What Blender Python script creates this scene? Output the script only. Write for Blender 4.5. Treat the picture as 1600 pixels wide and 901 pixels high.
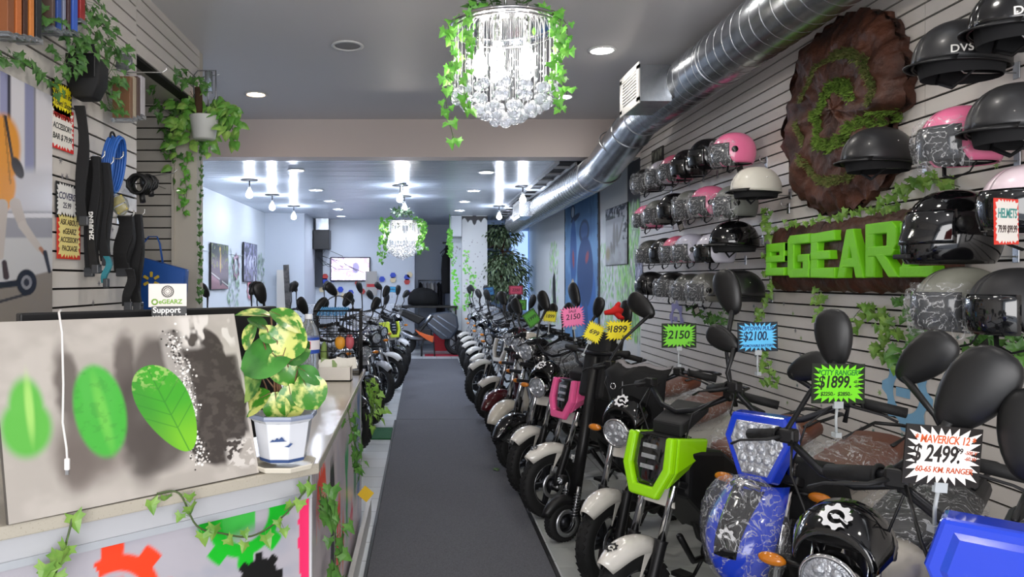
import bpy, bmesh, math, random
import numpy as np
from mathutils import Vector, Matrix, Euler
random.seed(7)
for o in list(bpy.data.objects): bpy.data.objects.remove(o)
SC = bpy.context.scene
COL = SC.collection
PI = math.pi
# ---------------------------------------------------------------- camera
F, VX, VY, CH = 1150.0, 660.0, 438.0, 1.6
cd = bpy.data.cameras.new('camera'); cam = bpy.data.objects.new('camera', cd); COL.objects.link(cam)
cam.location = (0, 0, CH); cam.rotation_euler = (PI/2, 0, 0)
cd.sensor_width = 36; cd.lens = F/1600*36
cd.shift_x = (800-VX)/1600; cd.shift_y = -(450.5-VY)/1600
cd.clip_start = .05; cd.clip_end = 100
SC.camera = cam
SC.view_settings.view_transform = 'Standard'; SC.view_settings.look = 'None'
SC.view_settings.gamma = 1; SC.view_settings.use_curve_mapping = False
SC.view_settings.exposure = 0.68
# ---------------------------------------------------------------- world and window light
W = bpy.data.worlds.new('world'); SC.world = W; W.use_nodes = True
W.node_tree.nodes['Background'].inputs[0].default_value = (.78, .86, 1, 1)
W.node_tree.nodes['Background'].inputs[1].default_value = .8
def area(name, loc, rot, sx, sy, power, col):
    l = bpy.data.lights.new(name, 'AREA'); l.shape = 'RECTANGLE'; l.size = sx; l.size_y = sy
    l.energy = power; l.color = col
    o = bpy.data.objects.new(name, l); o.location = loc; o.rotation_euler = rot; COL.objects.link(o)
    return o
def lamp(name, loc, power, col, r=.05, kind='POINT', parent=None):
    l = bpy.data.lights.new(name, kind); l.energy = power; l.color = col
    if kind == 'POINT': l.shadow_soft_size = r
    if kind == 'SPOT':
        l.shadow_soft_size = r; l.spot_size = 2.5; l.spot_blend = .6
    o = bpy.data.objects.new(name, l); o.location = loc; COL.objects.link(o)
    if parent: o.parent = parent
    return o
SHOP = area('storefront_daylight', (0.4, -5.0, 2.0), (PI/2, 0, 0), 8, 4, 420, (1, .97, .95))
# ---------------------------------------------------------------- helpers
def lin(c):
    if isinstance(c, str):
        c = tuple(int(c[i:i+2], 16)/255 for i in (0, 2, 4))
    return tuple((x/12.92 if x <= .04045 else ((x+.055)/1.055)**2.4) for x in c[:3])
MATS = {}
def mat(name, col='808080', rough=.5, metal=0, emit=0, alpha=1, trans=0, coat=0, bump=None, noise=None, ior=1.45):
    if name in MATS: return MATS[name]
    m = bpy.data.materials.new(name); m.use_nodes = True; nt = m.node_tree; b = nt.nodes['Principled BSDF']
    c = (*lin(col), 1)
    b.inputs['Base Color'].default_value = c; b.inputs['Roughness'].default_value = rough
    b.inputs['Metallic'].default_value = metal; b.inputs['IOR'].default_value = ior
    b.inputs['Alpha'].default_value = alpha; b.inputs['Transmission Weight'].default_value = trans
    b.inputs['Coat Weight'].default_value = coat; b.inputs['Coat Roughness'].default_value = .08
    if emit:
        b.inputs['Emission Color'].default_value = c; b.inputs['Emission Strength'].default_value = emit
    if noise:   # (scale, second colour, low, high)
        tc = nt.nodes.new('ShaderNodeTexCoord'); n = nt.nodes.new('ShaderNodeTexNoise'); n.inputs['Scale'].default_value = noise[0]
        n.inputs['Detail'].default_value = 6
        r = nt.nodes.new('ShaderNodeValToRGB'); r.color_ramp.elements[0].position = noise[2]; r.color_ramp.elements[1].position = noise[3]
        r.color_ramp.elements[0].color = c; r.color_ramp.elements[1].color = (*lin(noise[1]), 1)
        nt.links.new(tc.outputs['Object'], n.inputs['Vector']); nt.links.new(n.outputs['Fac'], r.inputs[0]); nt.links.new(r.outputs[0], b.inputs['Base Color'])
    if bump:    # (scale, strength, distance)
        tc = nt.nodes.new('ShaderNodeTexCoord'); n = nt.nodes.new('ShaderNodeTexNoise'); n.inputs['Scale'].default_value = bump[0]; n.inputs['Detail'].default_value = 5
        bp = nt.nodes.new('ShaderNodeBump'); bp.inputs['Strength'].default_value = bump[1]; bp.inputs['Distance'].default_value = bump[2]
        nt.links.new(tc.outputs['Object'], n.inputs['Vector']); nt.links.new(n.outputs['Fac'], bp.inputs['Height']); nt.links.new(bp.outputs[0], b.inputs['Normal'])
    MATS[name] = m
    return m
def mat_paint(name, rough=.5, emit=0):
    if name in MATS: return MATS[name]
    m = bpy.data.materials.new(name); m.use_nodes = True; nt = m.node_tree; b = nt.nodes['Principled BSDF']
    a = nt.nodes.new('ShaderNodeVertexColor'); a.layer_name = 'Col'
    nt.links.new(a.outputs['Color'], b.inputs['Base Color']); b.inputs['Roughness'].default_value = rough
    if emit:
        nt.links.new(a.outputs['Color'], b.inputs['Emission Color']); b.inputs['Emission Strength'].default_value = emit
    MATS[name] = m
    return m
def tx(x=0, y=0, z=0): return Matrix.Translation((x, y, z))
def rot(rx=0, ry=0, rz=0): return Euler((rx, ry, rz)).to_matrix().to_4x4()
def sc(x, y, z): return Matrix.Diagonal((x, y, z, 1))
def zto(d):     # matrix turning +z to direction d
    return Vector(d).to_track_quat('Z', 'Y').to_matrix().to_4x4()
class MB:
    def __init__(s): s.v = []; s.f = []; s.mi = []; s.cur = 0; s.sm = []; s.s = True
    def add(s, vs, fs, M=None, smooth=None):
        n = len(s.v)
        s.v += [tuple(M @ Vector(v)) for v in vs] if M is not None else [tuple(v) for v in vs]
        s.f += [tuple(i+n for i in f) for f in fs]; s.mi += [s.cur]*len(fs); s.sm += [s.s if smooth is None else smooth]*len(fs)
        return s
    def box(s, c, d, M=None):
        x, y, z = c; a, b, e = d[0]/2, d[1]/2, d[2]/2
        vs = [(x+i*a, y+j*b, z+k*e) for i in (-1, 1) for j in (-1, 1) for k in (-1, 1)]
        return s.add(vs, [(0,1,3,2),(4,6,7,5),(0,4,5,1),(2,3,7,6),(0,2,6,4),(1,5,7,3)], M, False)
    def bx(s, x0, x1, y0, y1, z0, z1, M=None): return s.box(((x0+x1)/2,(y0+y1)/2,(z0+z1)/2),(abs(x1-x0),abs(y1-y0),abs(z1-z0)),M)
    def prism(s, poly, t, M=None, smooth=False):      # polygon in xy, from z=-t/2 to t/2
        n = len(poly)
        vs = [(p[0], p[1], -t/2) for p in poly]+[(p[0], p[1], t/2) for p in poly]
        fs = [tuple(range(n-1,-1,-1)), tuple(range(n, 2*n))]
        s.add(vs, fs+[(i,(i+1)%n,(i+1)%n+n,i+n) for i in range(n)], M, smooth); return s
    def rings(s, R, M=None, cap=True, closed=True, smooth=None, loop=False):
        n = len(R[0]); vs = [v for r in R for v in r]; fs = []
        m = len(R)
        for i in range(m if loop else m-1):
            for j in range(n if closed else n-1):
                a = i*n+j; b = i*n+(j+1)%n; c = ((i+1)%m)*n+(j+1)%n; d = ((i+1)%m)*n+j
                fs.append((a, b, c, d))
        if cap and closed and not loop: fs += [tuple(range(n-1,-1,-1)), tuple(range((m-1)*n, m*n))]
        return s.add(vs, fs, M, smooth)
    def tube(s, pts, r, n=8, M=None, cap=True, flat=1.0, closed=False):
        P = [Vector(p) for p in pts]; R = []
        if not hasattr(r, '__len__'): r = [r]*len(P)
        up = None; m = len(P)
        for i, p in enumerate(P):
            if closed: t = (P[(i+1)%m]-P[i-1])
            else: t = (P[min(i+1, m-1)]-P[max(i-1, 0)])
            t = t.normalized() if t.length > 1e-9 else Vector((0,0,1))
            if up is None:
                up = Vector((0,0,1)) if abs(t.z) < .9 else Vector((1,0,0))
            a = up - t*up.dot(t)
            a = a.normalized() if a.length > 1e-6 else t.orthogonal().normalized()
            b = t.cross(a); up = a
            R.append([p + (a*math.cos(2*PI*k/n)*flat + b*math.sin(2*PI*k/n))*r[i] for k in range(n)])
        return s.rings(R, M, cap, True, None, closed)
    def lathe(s, prof, n=20, M=None, cap=False):
        R = [[(r*math.cos(2*PI*k/n), r*math.sin(2*PI*k/n), z) for k in range(n)] for r, z in prof]
        return s.rings(R, M, cap)
    def cyl(s, p0, p1, r, n=12, r2=None, M=None): return s.tube([p0, p1], [r, r if r2 is None else r2], n, M)
    def ball(s, c, r, n=12, m=8, M=None):
        if not hasattr(r, '__len__'): r = (r, r, r)
        R = []
        for i in range(m+1):
            a = PI*i/m; q = max(math.sin(a), 1e-4)
            R.append([(c[0]+r[0]*q*math.cos(2*PI*k/n), c[1]+r[1]*q*math.sin(2*PI*k/n), c[2]-r[2]*math.cos(a)) for k in range(n)])
        return s.rings(R, M, False)
    def torus(s, R, r, n=32, m=8, M=None, arc=(0, 2*PI)):
        full = arc[1]-arc[0] > 6.28
        pts = [(R*math.cos(a), R*math.sin(a), 0) for a in [arc[0]+(arc[1]-arc[0])*i/n for i in range(n if full else n+1)]]
        return s.tube(pts, r, m, M, closed=full)
MESH = {}
def obj(name, mb, m, parent=None, M=None, bev=0, sub=0, key=None, solid=0):
    if isinstance(mb, bpy.types.Mesh): me = mb
    else:
        me = bpy.data.meshes.new(name); me.from_pydata(mb.v, [], mb.f)
        me.polygons.foreach_set('material_index', mb.mi); me.polygons.foreach_set('use_smooth', mb.sm)
        for q in (m if isinstance(m, (list, tuple)) else [m]): me.materials.append(q)
        b = bmesh.new(); b.from_mesh(me); bmesh.ops.recalc_face_normals(b, faces=b.faces); b.to_mesh(me); b.free()
    o = bpy.data.objects.new(name, me); COL.objects.link(o)
    if parent: o.parent = parent
    if M is not None: o.matrix_local = M
    if bev:
        d = o.modifiers.new('bevel', 'BEVEL'); d.width = bev; d.segments = 2; d.limit_method = 'ANGLE'; d.angle_limit = .7
    if solid:
        d = o.modifiers.new('solid', 'SOLIDIFY'); d.thickness = solid; d.offset = 0
    if sub:
        d = o.modifiers.new('sub', 'SUBSURF'); d.levels = sub; d.render_levels = sub
    return o
def tag(o, label=None, cat=None, group=None, kind=None):
    if label: o['label'] = label
    if cat: o['category'] = cat
    if group: o['group'] = group
    if kind: o['kind'] = kind
    return o
def thing(name, label, cat, loc=(0,0,0), rz=0, group=None, M=None):
    o = bpy.data.objects.new(name, None); COL.objects.link(o); o.empty_display_size = .05
    if M is not None: o.matrix_world = M
    else: o.location = loc; o.rotation_euler = (0, 0, rz)
    return tag(o, label, cat, group)
def struct(name, mb, m, parent=None, **k): return tag(obj(name, mb, m, parent, **k), kind='structure')
def copy_tree(o, parent=None):
    c = o.copy(); COL.objects.link(c); c.parent = parent
    for ch in list(o.children): copy_tree(ch, c)
    return c
def atY(px, py, y): return Vector(((px-VX)/F*y, y, CH-(py-VY)/F*y))
def atX(px, py, x): return atY(px, py, F*x/(px-VX))
def atZ(px, py, z): return atY(px, py, F*(CH-z)/(py-VY))
# text as mesh data added to an MB
def text_mesh(txt, size=1, depth=.002, bold=0, align='CENTER', shear=0, spacing=1):
    cu = bpy.data.curves.new('t', 'FONT'); cu.body = txt; cu.size = size; cu.extrude = depth; cu.offset = bold; cu.align_x = align; cu.align_y = 'CENTER'
    cu.shear = shear; cu.space_character = spacing; cu.resolution_u = 3
    o = bpy.data.objects.new('t', cu); COL.objects.link(o)
    dg = bpy.context.evaluated_depsgraph_get(); me = bpy.data.meshes.new_from_object(o.evaluated_get(dg))
    vs = [tuple(v.co) for v in me.vertices]; fs = [tuple(p.vertices) for p in me.polygons]
    bpy.data.objects.remove(o); bpy.data.curves.remove(cu); bpy.data.meshes.remove(me)
    return vs, fs
def add_text(mb, txt, M, **k):
    vs, fs = text_mesh(txt, **k); mb.add(vs, fs, M, False)
# colour fields (numpy) for printed and painted surfaces
def L3(c): return np.array(lin(c))
def noise2(u, v, s, seed=0):
    rs = np.random.RandomState(seed); g = rs.rand(64, 64)
    x = (u*s) % 63; y = (v*s) % 63; i = np.floor(x).astype(int); j = np.floor(y).astype(int); fx = x-i; fy = y-j
    fx = fx*fx*(3-2*fx); fy = fy*fy*(3-2*fy); i2 = (i+1) % 64; j2 = (j+1) % 64
    return (g[j, i]*(1-fx)+g[j, i2]*fx)*(1-fy)+(g[j2, i]*(1-fx)+g[j2, i2]*fx)*fy
def fbm(u, v, s, seed=0): return (noise2(u, v, s, seed)+.5*noise2(u, v, s*2.1, seed+1)+.25*noise2(u, v, s*4.3, seed+2))/1.75
def sst(a, b, x):
    t = np.clip((x-a)/(b-a), 0, 1); return t*t*(3-2*t)
def over(img, col, a): return img*(1-a[..., None])+np.asarray(col)*a[..., None]
def ell(u, v, cx, cy, rx, ry, ang=0, soft=.1):
    c, s = math.cos(ang), math.sin(ang); x = (u-cx)*c+(v-cy)*s; y = -(u-cx)*s+(v-cy)*c
    return 1-sst(1-soft, 1+soft, np.sqrt((x/rx)**2+(y/ry)**2))
def rectm(u, v, x0, x1, y0, y1, soft=.004):
    return sst(x0-soft, x0+soft, u)*(1-sst(x1-soft, x1+soft, u))*sst(y0-soft, y0+soft, v)*(1-sst(y1-soft, y1+soft, v))
def gearm(u, v, cx, cy, R, teeth=8, soft=.03, inner=.55, asp=1.0):
    x = (u-cx)*asp; y = v-cy; r = np.sqrt(x*x+y*y)/R; a = np.arctan2(y, x)
    tooth = sst(-.25, .25, np.cos(a*teeth)); lim = .8+.22*tooth
    m = 1-sst(lim-soft, lim+soft, r)
    ring = m*sst(inner-soft, inner+soft, r)
    notch = (np.abs(a+.5) < .35) & (r < 1.2)      # the open mouth and plug of the gear letter
    plug = (1-sst(.0, soft*2, np.abs(y+.25*x)-R*.13))*((x > -R*.2) & (x < R*.95))
    return np.clip(ring*(1-notch*.0)+0, 0, 1), plug*m
def painted(name, c00, c10, c11, c01, nx, ny, fn, parent=None, rough=.5, emit=0, thick=0, mname=None):
    """grid between four corners (u right, v up) coloured by fn(u, v)"""
    c00, c10, c11, c01 = [np.array(c, float) for c in (c00, c10, c11, c01)]
    us, vs = np.meshgrid(np.linspace(0, 1, nx+1), np.linspace(0, 1, ny+1))
    P = ((1-us)*(1-vs))[..., None]*c00+(us*(1-vs))[..., None]*c10+(us*vs)[..., None]*c11+((1-us)*vs)[..., None]*c01
    img = np.clip(fn(us, vs), 0, 1).reshape(-1, 3)
    V = P.reshape(-1, 3); idx = np.arange((nx+1)*(ny+1)).reshape(ny+1, nx+1)
    Fs = np.stack([idx[:-1, :-1], idx[:-1, 1:], idx[1:, 1:], idx[1:, :-1]], -1).reshape(-1, 4)
    V = V.tolist(); Fs = Fs.tolist(); cols = img.tolist()
    if thick:
        n = np.cross(c10-c00, c01-c00); n = n/np.linalg.norm(n)*thick; b = len(V)
        for c in (c00, c10, c11, c01): V.append(list(c)); 
        for c in (c00, c10, c11, c01): V.append(list(c-n))
        cols += [[.12, .11, .1]]*8
        for q in ((0,1,5,4),(1,2,6,5),(2,3,7,6),(3,0,4,7),(7,6,5,4)): Fs.append([b+i for i in q])
    me = bpy.data.meshes.new(name); me.from_pydata(V, [], Fs)
    ca = me.color_attributes.new('Col', 'FLOAT_COLOR', 'POINT')
    ca.data.foreach_set('color', np.concatenate([np.array(cols), np.ones((len(cols), 1))], 1).ravel().astype(np.float32))
    me.materials.append(mat_paint(mname or ('paint_%.2f_%.2f' % (rough, emit)), rough, emit))
    o = bpy.data.objects.new(name, me); COL.objects.link(o)
    if parent: o.parent = parent
    return o
# ================================================================ STRUCTURE
ZC, ZR, XR, XL, YB = 3.44, 3.01, 2.5, -1.8, 8.4
m_ceil = mat('ceiling_paint', 'cdcbcd', .45, bump=(3, .15, .01))
m_beam = mat('beam_paint', 'd2c6c0', .7)
m_white = mat('wall_white', 'd4dae0', .6)
m_slat = mat('slat_white', 'dcd6cf', .38, noise=(1.3, 'd2ccc6', .3, .7))
m_slatk = mat('slat_groove', '15130f', .8)
m_slatg = mat('slat_grey', 'b9b4ac', .5)
m_black = mat('black_plastic', '101012', .42)
m_blackm = mat('black_matte', '18181a', .62)
m_rubber = mat('rubber', '161617', .75, bump=(60, .2, .002))
m_chrome = mat('chrome', 'd8d8da', .12, 1)
m_steel = mat('steel', 'a8aaae', .3, 1)
m_dsteel = mat('dark_steel', '35363a', .35, .8)
def m_tiles():
    m = bpy.data.materials.new('floor_tiles'); m.use_nodes = True; nt = m.node_tree; b = nt.nodes['Principled BSDF']
    tc = nt.nodes.new('ShaderNodeTexCoord'); br = nt.nodes.new('ShaderNodeTexBrick'); br.offset = 0
    br.inputs['Scale'].default_value = 1; br.inputs['Brick Width'].default_value = .3; br.inputs['Row Height'].default_value = .3
    br.inputs['Mortar Size'].default_value = .004; br.inputs['Color1'].default_value = (*lin('cfd2d4'), 1); br.inputs['Color2'].default_value = (*lin('bfc4c6'), 1)
    br.inputs['Mortar'].default_value = (*lin('6c6c6a'), 1); br.inputs['Bias'].default_value = -.2
    nt.links.new(tc.outputs['Object'], br.inputs['Vector']); nt.links.new(br.outputs['Color'], b.inputs['Base Color']); b.inputs['Roughness'].default_value = .28
    return m
struct('floor', MB().bx(-3.5, 2.7, -1.5, 19, -.1, 0), m_tiles())
g = MB()
for i in range(3):
    for j in range(16): g.bx(.76+i*.6, .755+i*.6+.59, 1.1+j*.3, 1.395+j*.3, 0, .003)
struct('trim_1', g, mat('grey_tile', 'a9adab', .35, noise=(4, 'b8bbb8', .3, .7)))
struct('ceiling', MB().bx(-1.95, 2.7, -1.5, YB, ZC, ZC+.1).bx(-3.5, -1.95, 5.9, YB+.25, ZC, ZC+.1), m_ceil)
def m_rearceil():
    m = mat('rear_ceiling', 'b6bec9', .26); nt = m.node_tree; b = nt.nodes['Principled BSDF']
    tc = nt.nodes.new('ShaderNodeTexCoord'); mp = nt.nodes.new('ShaderNodeMapping'); mp.inputs['Scale'].default_value = (.25, 9, 1)
    n = nt.nodes.new('ShaderNodeTexNoise'); n.inputs['Scale'].default_value = 1.6; n.inputs['Detail'].default_value = 5
    bp = nt.nodes.new('ShaderNodeBump'); bp.inputs['Strength'].default_value = .8; bp.inputs['Distance'].default_value = .05
    nt.links.new(tc.outputs['Object'], mp.inputs[0]); nt.links.new(mp.outputs[0], n.inputs['Vector']); nt.links.new(n.outputs['Fac'], bp.inputs['Height']); nt.links.new(bp.outputs[0], b.inputs['Normal'])
    return m
struct('ceiling_rear', MB().bx(-3.5, 2.7, YB+.25, 19, ZR, ZR+.1), m_rearceil())
struct('trim_2', MB().bx(-3.5, 2.7, YB, YB+.25, ZR-.002, ZC), m_beam)
# dark gap in the rear ceiling beside the duct, with its white edging rail
g = MB(); g.bx(1.62, 1.98, 8.7, 16.8, ZR-.012, ZR+.001); struct('trim_3', g, mat('ceiling_gap', '1c1c1e', .8))
g = MB(); g.bx(1.56, 1.62, 8.7, 16.8, ZR-.03, ZR); g.bx(1.80, 1.83, 8.7, 16.8, ZR-.05, ZR-.01)
for k in range(14): g.bx(1.6, 2.0, 9+k*.56, 9.03+k*.56, ZR-.04, ZR-.012)
struct('trim_4', g, mat('rail_grey', '9a9ca0', .4))
def slats(x0, x1, y, z0, z1, pitch, axis, side, joints=(), phase=0):
    """slat boards; axis 'x': wall plane x=y running along y from x0 to x1; axis 'y': plane y, running along x"""
    g = MB(); edges = sorted([x0]+[j for j in joints if x0 < j < x1]+[x1]); z = z0+phase
    while z < z1:
        t = min(z+pitch-.011, z1)
        for a, b in zip(edges[:-1], edges[1:]):
            if axis == 'x': g.bx(y, y+side*.014, a+.0015, b-.0015, z, t)
            else: g.bx(a+.0015, b-.0015, y, y+side*.014, z, t)
        z += pitch
    g.cur = 1
    if axis == 'x': g.bx(y+side*.0005, y-side*.08, x0, x1, z0, z1)
    else: g.bx(x0, x1, y+side*.0005, y-side*.08, z0, z1)
    return g
wall_right = struct('wall_right', slats(-1.5, YB, XR, 0, ZC, .0805, 'x', -1, (1.2, 3.64, 6.08)), [m_slat, m_slatk])
wall_left = struct('wall_left', slats(-1.5, 4.6, XL, 0, ZC, .092, 'x', 1, (2.2,)), [m_slat, m_slatk])
struct('wall_left_header', slats(4.6, 5.9, XL, 3.0, ZC, .092, 'x', 1, (), .02), [m_slat, m_slatk])
struct('wall_niche', slats(-3.3, -1.9, 5.86, 0, 3.0, .088, 'y', -1), [m_slatg, m_slatk])
struct('trim_5', MB().bx(-1.98, -1.79, 5.84, 6.0, 0, ZC).bx(-1.985, -1.965, 5.82, 5.84, 0, 3.0), mat('post_paint', 'c9c2b6', .6))
struct('wall_niche_side', MB().bx(-3.4, -3.3, 4.5, 5.9, 0, 3.1).bx(-3.4, -1.88, 4.5, 4.6, 0, 3.1).bx(-3.4, -1.88, 4.6, 5.86, 3.0, 3.1), m_slatg)
struct('wall_left_rear', MB().bx(-3.4, -3.3, 5.95, 15.4, 0, ZC).bx(-3.4, -1.98, 5.94, 6.0, 0, ZC).bx(-3.3,-3.285,8.65,15.4,2.05,2.06), m_white)
struct('wall_rear', MB().bx(-3.4, -2.47, 15.4, 15.5, 0, ZR).bx(-2.57, -2.47, 15.5, 17, 0, ZR).bx(-2.57, -.18, 17, 17.1, 0, ZR).bx(-.28, -.18, 17.1, 18.6, 0, ZR).bx(-.28, 1.0, 18.6, 18.7, 0, ZR), mat('rear_wall_blue_white', 'c3cad4', .6))
struct('wall_rear_right', MB().bx(1.0, 1.1, 17.2, 18.7, 0, ZR).bx(1.0, 2.6, 17.2, 17.3, 0, ZR), mat('window_wall_blue', 'a9c3e6', .5))
struct('window_2', MB().bx(2.08, 2.46, 17.15, 17.2, .9, 2.75), mat('daylit_glass', 'a8c8f4', .3, emit=.8))
struct('window_1', MB().bx(1.42, 2.0, 17.15, 17.2, 2.35, 2.9), mat('dark_glass', '2c3440', .15))
g = MB()
for k in range(5): g.bx(1.42, 2.1, 17.1, 17.15, 1.9+k*.09, 1.93+k*.09)
struct('trim_6', g, mat('shelf_blue_grey', '53657c', .5))
# entrance end behind the camera stays open to the street light; plain jambs beside it
struct('wall_front', MB().bx(-1.9, -1.5, -1.6, -1.5, 0, ZC).bx(2.3, 2.6, -1.6, -1.5, 0, ZC).bx(-1.5, 2.3, -1.6, -1.5, 3.1, ZC), m_white)
# rear half of the right wall: white paint with green ivy strokes and black drips
RS = np.random.RandomState(3)
def strokes(img, u, v, n, x0, x1, y0, y1, cols, w, h, dens=None, seed=1, ang=0):
    rs = np.random.RandomState(seed)
    for i in range(n):
        x = rs.uniform(x0, x1); y = rs.uniform(y0, y1)
        if dens is not None and rs.rand() > dens(x, y): continue
        c = L3(cols[rs.randint(len(cols))]); s = rs.uniform(.6, 1.3)
        sel = (np.abs(u-x) < 3*w) & (np.abs(v-y) < 3*h)
        if not sel.any(): continue
        a = ell(u[sel], v[sel], x, y, w*s, h*s, ang, .35)
        img[sel] = img[sel]*(1-a[:, None])+c*a[:, None]
    return img
def wallart(u, v):      # u: 0 at y=17 to 1 at y=8.4 ; v: height 0..3.01
    img = np.ones(u.shape+(3,))*L3('c9cccd')
    X = 17-u*8.6; Z = v*3.01
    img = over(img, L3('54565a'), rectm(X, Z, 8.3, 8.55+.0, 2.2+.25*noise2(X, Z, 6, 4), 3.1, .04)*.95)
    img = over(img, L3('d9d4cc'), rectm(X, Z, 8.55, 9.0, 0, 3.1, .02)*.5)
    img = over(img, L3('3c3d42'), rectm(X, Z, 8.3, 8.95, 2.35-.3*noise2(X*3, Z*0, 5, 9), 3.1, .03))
    def dens(x, y): return 1.2-abs(x-8.75)*1.4 if x < 9.6 else .25
    img = strokes(img, X, Z, 1500, 8.45, 9.7, .9, 2.5, ['7bbf5c', '9fd67c', '5fa84a', '8a9a8a', 'b4cfa8'], .02, .05, dens, 2)
    img = strokes(img, X, Z, 260, 9.6, 10.4, .9, 2.1, ['9fb0a0', '8a9a8a', '7bbf5c'], .016, .04, None, 3)
    img = strokes(img, X, Z, 420, 13.2, 14.4, .8, 2.3, ['9fd67c', '8fae84', 'a8a8a4'], .03, .05, lambda x, y: 1.1-abs(x-13.9)*2, 5)
    for k, (x, z0, z1, w) in enumerate([(13.85, 1.05, 1.75, .16), (13.95, .8, 1.2, .05), (13.7, .9, 1.3, .06)]):
        a = ell(X, Z, x, (z0+z1)/2, w*(.7+.5*noise2(X, Z, 9, k)), (z1-z0)/2, 0, .1); img = over(img, L3('15161a'), a)
    return img
struct('wall_right_rear', MB().bx(XR, XR+.1, YB, 17.2, 0, ZR+.05), m_white)
o = painted('wall_mural', (XR-.004, 17.15, 0), (XR-.004, 8.4, 0), (XR-.004, 8.4, 3.01), (XR-.004, 17.15, 3.01), 560, 240, wallart)
o.parent = bpy.data.objects['wall_right_rear']
# white column with ivy stickers and a black bat shape near its top
struct('column', MB().bx(.86, 1.41, 16.0, 16.5, 0, ZR).bx(.62, .86, 16.25, 16.5, 0, ZR), mat('column_paint', 'd6dadd', .5))
def colart(u, v):
    img = np.ones(u.shape+(3,))*L3('d6d8d8'); X = u*.55; Z = v*3.01
    img = strokes(img, X, Z, 260, .02, .32, .9, 2.3, ['6fcf3e', '8fe05a', '57b035'], .022, .022, lambda x, z: 1-abs(x-.12-.1*math.sin(z*5))*7, 6)
    img = strokes(img, X, Z, 70, .02, .53, .9, 2.5, ['8a8688', 'a09a9c'], .012, .014, None, 7)
    bat = ell(X, Z, .27, 2.93, .05, .12, 0, .1)
    w = 1-sst(-.01, .01, (2.78+.2*np.abs(X-.27)**.5+.08*np.abs(np.sin((X-.27)*22)))-Z)
    img = over(img, L3('131318'), np.maximum(bat, w*(Z < 3.0)))
    return img
def colart2(u, v):
    img = np.ones(u.shape+(3,))*L3('ccd3d8'); X = u*.24; Z = v*3.01
    img = strokes(img, X, Z, 200, .03, .2, .9, 2.1, ['5fd020', '7be040'], .02, .022, lambda x, z: 1-abs(x-.1-.05*math.sin(z*6))*12, 8)
    img = strokes(img, X, Z, 20, .02, .22, 1.9, 2.4, ['8a8688'], .012, .014, None, 9)
    return img
cl = bpy.data.objects['column']
painted('column_stickers', (.86, 15.996, 0), (1.41, 15.996, 0), (1.41, 15.996, 3.01), (.86, 15.996, 3.01), 60, 330, colart, cl)
painted('column_stickers', (.62, 16.246, 0), (.86, 16.246, 0), (.86, 16.246, 3.01), (.62, 16.246, 3.01), 26, 330, colart2, cl)
cl.name = 'trim_7'
# flower and star stickers on the slat wall (surface pattern of the wall)
g = [MB(), MB(), MB()]
rs = random.Random(5)
def flower(mb, y, z, r, X=XR-.0155, sgn=-1):
    vs = [(X, y, z)]; n = 12
    for k in range(n):
        q = r if k % 2 == 0 else r*.32; a = 2*PI*k/n; vs.append((X, y+q*math.cos(a), z+q*math.sin(a)))
    mb.add(vs, [(0, 1+k, 1+(k+1) % n) for k in range(n)], None, False)
for k in range(120):
    y = rs.uniform(2.2, 5.6); z = rs.uniform(.75, 2.2)
    if y > 4.9 and z > 1.75: continue
    flower(g[rs.choice([0, 0, 1, 2])], y, z, rs.uniform(.014, .024))
for mb, c in zip(g, ('7f7c80', '8aa860', '5d7c78')): obj('flower_stickers', mb, mat('sticker_'+c, c, .5), wall_right)
gl = MB(); 
for k in range(26): flower(gl, rs.uniform(2.9, 4.5), rs.uniform(1.3, 2.35), .022, XL+.0155, 1)
obj('flower_stickers', gl, mat('sticker_7f7c80'), wall_left)
# blue and lilac gear stencils low on the slat wall
def gear_mb(cy, cz, R, X, teeth=8, th=.0006):
    mb = MB(); n = teeth*4; out = []; inn = []
    for k in range(n):
        a = 2*PI*k/n; q = R*(1.0 if (k % 4) in (0, 1) else .8); out.append((X, cy+q*math.cos(a), cz+q*math.sin(a))); inn.append((X, cy+R*.52*math.cos(a), cz+R*.52*math.sin(a)))
    mb.add(out+inn, [(k, (k+1) % n, n+(k+1) % n, n+k) for k in range(n)], None, False)
    mb.bx(X-.0004, X+.0004, cy-R*.15, cy+R*.4, cz-R*.12, cz+R*.12)
    return mb
obj('gear_stencil', gear_mb(3.78, 1.02, .2, XR-.016), mat('stencil_blue', '7fb2d4', .5), wall_right)
obj('gear_stencil', gear_mb(7.2, 1.22, .2, XR-.016), mat('stencil_lilac', '8f87b8', .5), wall_right)
# ---------------------------------------------------------------- carpet runner and mats
def m_carpet():
    return mat('carpet_grey', '505156', .95, noise=(160, '63646a', .35, .65), bump=(220, .5, .004))
g = MB(); 
for (a, b) in ((-1.2, 8.44), (8.45, 15.0)): g.bx(-.298, .72, a, b, .001, .009)
tag(obj('carpet_runner', g, m_carpet(), bev=.003), 'long charcoal grey carpet runner down the middle of the aisle', 'carpet')
tag(obj('edge_strip', MB().bx(.722, .744, -1.2, 8.4, .001, .011), mat('edging_black', '141416', .5)), 'thin black rubber edging along the right side of the grey runner', 'carpet edging')
tag(obj('edge_strip', MB().bx(-.318, -.30, -1.2, 8.4, .001, .011), mat('edging_black')), 'thin black rubber edging along the left side of the grey runner', 'carpet edging')
tag(obj('turf_mat', MB().bx(-.62, -.32, 7.4, 7.95, .001, .015), mat('turf', '2f6a45', .95, noise=(90, '1f4a30', .3, .7))), 'small green turf mat on the tiles left of the runner', 'mat')
tag(obj('floor_mat', MB().bx(-.9, -.42, 14.9, 15.7, .001, .012), mat('mat_clear', '7d848c', .4)), 'small grey mat on white tiles at the far end of the left row', 'mat')
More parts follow.
